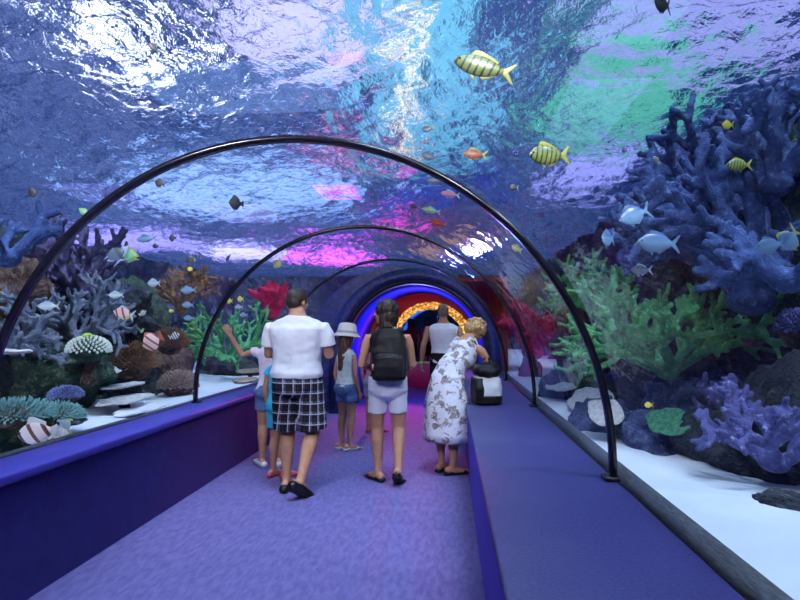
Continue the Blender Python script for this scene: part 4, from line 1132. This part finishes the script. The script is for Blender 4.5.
F_REDK = fish_mat('fish_white_darkred_bars', (.66, .55, .56), stripes=(.07, .010, .006), freq=3.2, width=.30, slant=-.5, ph=.02)
F_BWS = fish_mat('fish_black_white_bars', (.6, .65, .6), stripes=(.01, .01, .015), freq=5, width=.5, slant=.2)
F_GREEN = fish_mat('fish_green', (.25, .50, .20), (.12, .30, .15))
F_REDF = fish_mat('fish_red', (.65, .05, .03))
F_BLUE = fish_mat('fish_deep_blue', (.03, .10, .50))
F_FINW = mat('fin_white', (.50, .52, .55), None, 3, .4); F_FINY = mat('fin_yellow', (.36, .36, .05), None, 3, .4)
F_FIND = mat('fin_dark', (.01, .01, .014), None, 3, .5); F_FINB = mat('fin_blue_grey', (.28, .42, .62), None, 3, .4)
F_FINR = mat('fin_red_brown', (.40, .08, .05), None, 3, .4)

PROF = {  # x along the unit body (nose +), half height, half width factors
    'jack':   [(.40, .02), (.36, .35), (.28, .68), (.15, .95), (.0, 1.0), (-.15, .86), (-.27, .58), (-.35, .34), (-.39, .26)],
    'angel':  [(.38, .03), (.33, .25), (.24, .62), (.10, .96), (-.04, 1.0), (-.18, .82), (-.27, .45), (-.33, .22), (-.36, .20)],
    'slim':   [(.42, .03), (.36, .45), (.25, .80), (.08, 1.0), (-.1, .9), (-.25, .6), (-.35, .32), (-.40, .22)],
}
def fish(px, py, L_px, m, label, kind='jack', h=.36, w=.14, dirn='left', tilt=0, turn=0, fin=None, tail='fork', ex=.30, name='fish', dors=.075, group=None, cat='fish'):
    p = out_pt(px, py, ex); s = mpp(p) * L_px
    fx = Vector((-1 if dirn == 'left' else 1, 0, 0))
    fx = CR @ (Matrix.Rotation(R(tilt), 3, 'Z') @ fx)
    fx = Matrix.Rotation(R(turn), 3, 'Z') @ fx
    fx.normalize(); side = Vector((0, 0, 1)).cross(fx).normalized(); upv = fx.cross(side)
    M = Matrix((fx, side, upv)).transposed()
    k = 1 / max(.35, math.cos(R(turn))); s *= k
    root = bpy.data.objects.new(name, None); COL.objects.link(root); root.empty_display_size = .02
    root.matrix_world = Matrix.Translation(p) @ M.to_4x4() @ Matrix.Scale(s, 4)
    tag(root, label, cat, group or 'fish swimming around the tunnel')
    hh = h / 2; pr = PROF[kind]; fm = fin or m
    b = MB(); n = 18; rings = []
    for x, f in pr:
        wv = w / 2 * min(1, f * 1.05) ** .8
        rings.append([(x, math.cos(t_) * wv * (1 - .15 * max(0, math.sin(t_))), math.sin(t_) * hh * f * (1 if math.sin(t_) > 0 else 1.02)) for t_ in np.linspace(0, 2 * PI, n + 1)[:-1]])
    b.rings(rings); b.build('body', m, root, sub=1)
    tx = pr[-1][0] + .02; th = pr[-1][1] * hh
    b = MB()
    if tail == 'fork': b.prism([(tx + .02, th * .8), (tx - .05, th * 1.5), (tx - .17, hh * .85 + .02), (tx - .205, hh * .85 + .02), (tx - .12, th * .9), (tx - .09, 0), (tx - .12, -th * .9), (tx - .205, -hh * .85 - .02), (tx - .17, -hh * .85 - .02), (tx - .05, -th * 1.5), (tx + .02, -th * .8)], .014)
    else: b.prism([(tx + .02, th * .9), (tx - .06, th * 1.6), (tx - .15, hh * .55), (tx - .17, hh * .35), (tx - .175, 0), (tx - .17, -hh * .35), (tx - .15, -hh * .55), (tx - .06, -th * 1.6), (tx + .02, -th * .9)], .014)
    b.build('tail_fin', fm, root, bevel=.003)
    b = MB(); b.prism([(.18, hh * .80), (.10, hh * .95 + dors), (.0, hh * 1.0 + dors * .85), (-.14, hh * .80 + dors * .7), (-.28, hh * .42 + dors * .8), (-.27, hh * .38), (-.1, hh * .80)], .012); b.build('dorsal_fin', fm, root, bevel=.003)
    b = MB(); b.prism([(-.02, -hh * .85), (-.10, -hh * .9 - dors * .7), (-.22, -hh * .55 - dors * .6), (-.28, -hh * .36 - dors * .5), (-.26, -hh * .34), (-.1, -hh * .75)], .012); b.build('anal_fin', fm, root, bevel=.003)
    if L_px >= 14:
        b = MB(); b.prism([(.14, -hh * .80), (.06, -hh * 1.0 - dors * .8), (.03, -hh * 1.0 - dors * .7), (.05, -hh * .85)], .012); b.build('pelvic_fin', fm, root, bevel=.003)
        for sg in (-1, 1):
            b = MB(); b.prism([(.16, -.02), (.03, .03), (.0, -.03), (.04, -.08), (.14, -.05)], .008, M=Matrix.Translation((0, sg * (w / 2 + .002), 0)).to_3x3() @ Matrix.Rotation(sg * -.25, 3, 'Z'))
            o = b.build('pectoral_fin', fm, root); o.location = (0, sg * (w / 2 - .005), 0)
            b = MB(); b.ell((.315, sg * w * .26, hh * .18), .020, 10, 6); b.build('eye', M_EYEP, root)
    return root

A = fish
A(479, 66, 66, F_YSTR, 'large yellow fish with dark bars swimming over the tunnel crown', h=.34, dirn='left', tilt=-14, fin=F_FINY, ex=.35)
A(546, 155, 46, F_YSTR, 'yellow barred fish with a bright yellow tail right of the nearest joint strip', h=.42, dirn='left', tilt=4, turn=20, fin=F_FINY, ex=.25)
A(473, 154, 26, F_ORG, 'orange-tinged fish touching the nearest joint strip from outside', h=.40, tilt=-6, fin=F_FINY)
A(661, 3, 22, F_DARK, 'black fish cut off by the top edge of the picture', h=.8, turn=30)
A(427, 129, 14, F_GREY, 'dark fish with a yellow tail above the nearest joint strip', h=.5, tilt=12, fin=F_FINY, tail='fan')
A(428, 156, 17, F_GREY, 'grey fish just above the nearest joint strip, under the yellow-tailed one', h=.5, tilt=-20)
A(434, 180, 18, F_GREY, 'oval grey fish just under the nearest joint strip', h=.5, tail='fan')
A(449, 194, 20, F_ORG, 'small orange fish under the nearest joint strip at the crown', h=.35, tilt=-8, kind='slim', fin=F_GREEN)
A(513, 188, 10, F_DARK, 'small black and yellow fish right at the nearest joint strip', h=.6, fin=F_FINY)
A(153, 47, 16, F_DARK, 'slender dark fish under the white glare at upper left', h=.4, tilt=-45, kind='slim')
A(235, 203, 15, F_DARK, 'round black fish in the middle of the upper left water', h=.8, kind='angel', turn=35, tail='fan')
A(159, 183, 12, F_DARK, 'black fish crossing just inside the nearest joint strip on the left', h=.75, kind='angel', tail='fan', tilt=-20)
A(32, 193, 13, F_DARK, 'dark fish highest at the left edge outside the nearest joint strip', h=.8, kind='angel', tail='fan', tilt=20)
A(212, 10, 16, F_GREY, 'thin upright grey fish near the top of the picture', h=.3, tilt=80, kind='slim')
A(84, 212, 16, F_GREEN, 'olive green fish half behind the nearest joint strip', h=.4, tilt=-35, kind='slim')
A(172, 238, 9, F_DARK, 'black fish over the left reef, upper of the close black ones', h=.9, kind='angel', tail='fan')
A(155, 246, 7, F_DARK, 'tiny black fish left of the upper black fish', h=.7, tail='fan')
A(191, 260, 9, F_DARK, 'black fish with yellow fins near the middle joint strip', h=.8, kind='angel', fin=F_FINY, tail='fan')
A(190, 269, 7, F_YEL, 'tiny yellow and dark fish below the black fish with yellow fins', h=.7, fin=F_FIND, tail='fan')
A(228, 258, 9, F_DARK, 'thin dark fish inside the middle joint strip', h=.3, tilt=60, kind='slim')
A(116, 254, 20, F_GREY, 'tall grey-violet angelfish left of the green one', h=.95, kind='angel', dors=.25, w=.12, tilt=-60, fin=F_FINB)
A(130, 256, 20, F_GREEN, 'tall yellow-green angelfish over the left reef', h=.8, kind='angel', dors=.25, w=.12, tilt=75, fin=F_FINY)
A(145, 239, 22, F_SILV, 'pale blue fish above the yellow-green angelfish', h=.32, kind='slim', tilt=5)
A(153, 283, 14, F_PALE, 'pale round fish right of the mauve lobed coral', h=.6)
A(187, 290, 17, F_SILV, 'pale blue fish at the middle joint strip on the left', h=.4)
A(115, 295, 17, F_PALE, 'pale oval fish above the striped small fish', h=.42)
A(47, 306, 24, F_PALE, 'pale grey fish over the grey elkhorn coral', h=.36, kind='slim')
A(122, 313, 25, F_REDW, 'small red-and-white striped fish right of the grey elkhorn coral', h=.5, tilt=-14, kind='angel', fin=F_FINW)
A(143, 313, 9, F_BWS, 'small black-and-white barred fish beside the small red-and-white one', h=.6, tilt=30, dirn='right')
A(127, 318, 6, F_YEL, 'tiny yellow fish under the small red-and-white striped fish', h=.6)
A(171, 311, 6, F_YEL, 'tiny yellow fish at the foot of the feathery orange-brown coral', h=.6)
A(142, 331, 6, F_GREEN, 'tiny lime green fish above the large red-striped fish', h=.5, tilt=60)
A(151, 342, 26, F_REDW, 'large pale fish with reddish stripes over the brown anemone', h=.75, tilt=28, kind='angel', fin=F_FINR, tail='fan')
A(175, 336, 12, F_BWS, 'small dark striped fish right of the large red-striped fish', h=.6, tilt=20, dirn='right')
A(35, 433, 46, F_REDK, 'large red-and-white striped fish at the bottom left over the sand', h=.50, tilt=8, kind='jack', fin=F_FINW, tail='fan', dors=.14, ex=.16)
A(62, 427, 22, F_PALE, 'pale fish with yellow edge directly behind the large red-and-white one', h=.9, tilt=-50, kind='angel', fin=F_FINY, tail='fan', ex=.4)
A(187, 305, 13, F_SILV, 'pale blue fish low beside the middle joint strip', h=.45, ex=.5)
A(188, 318, 12, F_SILV, 'lowest pale blue fish beside the middle joint strip', h=.45, ex=.7)
A(277, 264, 14, F_GOLD, 'brownish fish inside the middle joint strip above the man', h=.6, tilt=50, kind='angel')
A(229, 301, 7, F_YEL, 'tiny yellow fish above the green staghorn coral, left of two', h=.8)
A(240, 299, 7, F_YEL, 'tiny yellow fish above the green staghorn coral, right of two', h=.8)
A(238, 307, 9, F_PALE, 'pale fish above the green staghorn coral, higher of two', h=.5)
A(243, 315, 9, F_PALE, 'pale fish above the green staghorn coral, lower of two', h=.5)
A(430, 210, 19, F_GREEN, 'slim green fish between the two nearest joint strips at the crown', h=.3, kind='slim', tilt=-12)
A(437, 223, 18, F_REDF, 'slim red fish below the slim green fish at the crown', h=.32, kind='slim', tilt=-10)
A(413, 207, 9, F_DARK, 'small dark fish left of the slim green fish', h=.4, kind='slim')
A(516, 248, 12, F_GOLD, 'olive fish just inside the nearest joint strip on the right', h=.6, tilt=-30)
A(655, 243, 43, F_SILV, 'big silver-blue fish facing left beside the blue antler coral', h=.44, dirn='left', tilt=-3, ex=.35)
A(607, 238, 17, F_SILV, 'small silver-blue fish close to the nearest joint strip', h=.75, dirn='left', turn=35, ex=.5)
A(632, 216, 36, F_SILV, 'broad pale blue fish above the big silver-blue fish', h=.5, dirn='left', tilt=20, ex=.6, kind='angel')
A(640, 270, 22, F_GREY, 'dim blue-grey fish below the big silver-blue fish', h=.45, ex=.8, fin=F_FINB)
A(768, 246, 30, F_SILV, 'silver fish at the right edge, left of the pair', h=.5, dirn='left', tilt=10, ex=.45)
A(788, 241, 28, F_SILV, 'silver fish with a yellow edge, right of the pair', h=.75, kind='angel', dirn='left', tilt=50, fin=F_FINY, ex=.55)
A(727, 125, 12, F_YEL, 'small yellow fish beside the tall coral finger at upper right', h=.7)
A(737, 165, 26, F_YSTR, 'yellow fish with black bars resting in the blue antler coral', h=.45, ex=.7, fin=F_FINY)
A(656, 160, 10, F_BWS, 'tiny black-and-white fish left of the tall coral finger', h=.6, tilt=-60)
A(648, 405, 9, F_YEL, 'tiny yellow fish above the green-matted boulder', h=.6, ex=.6)
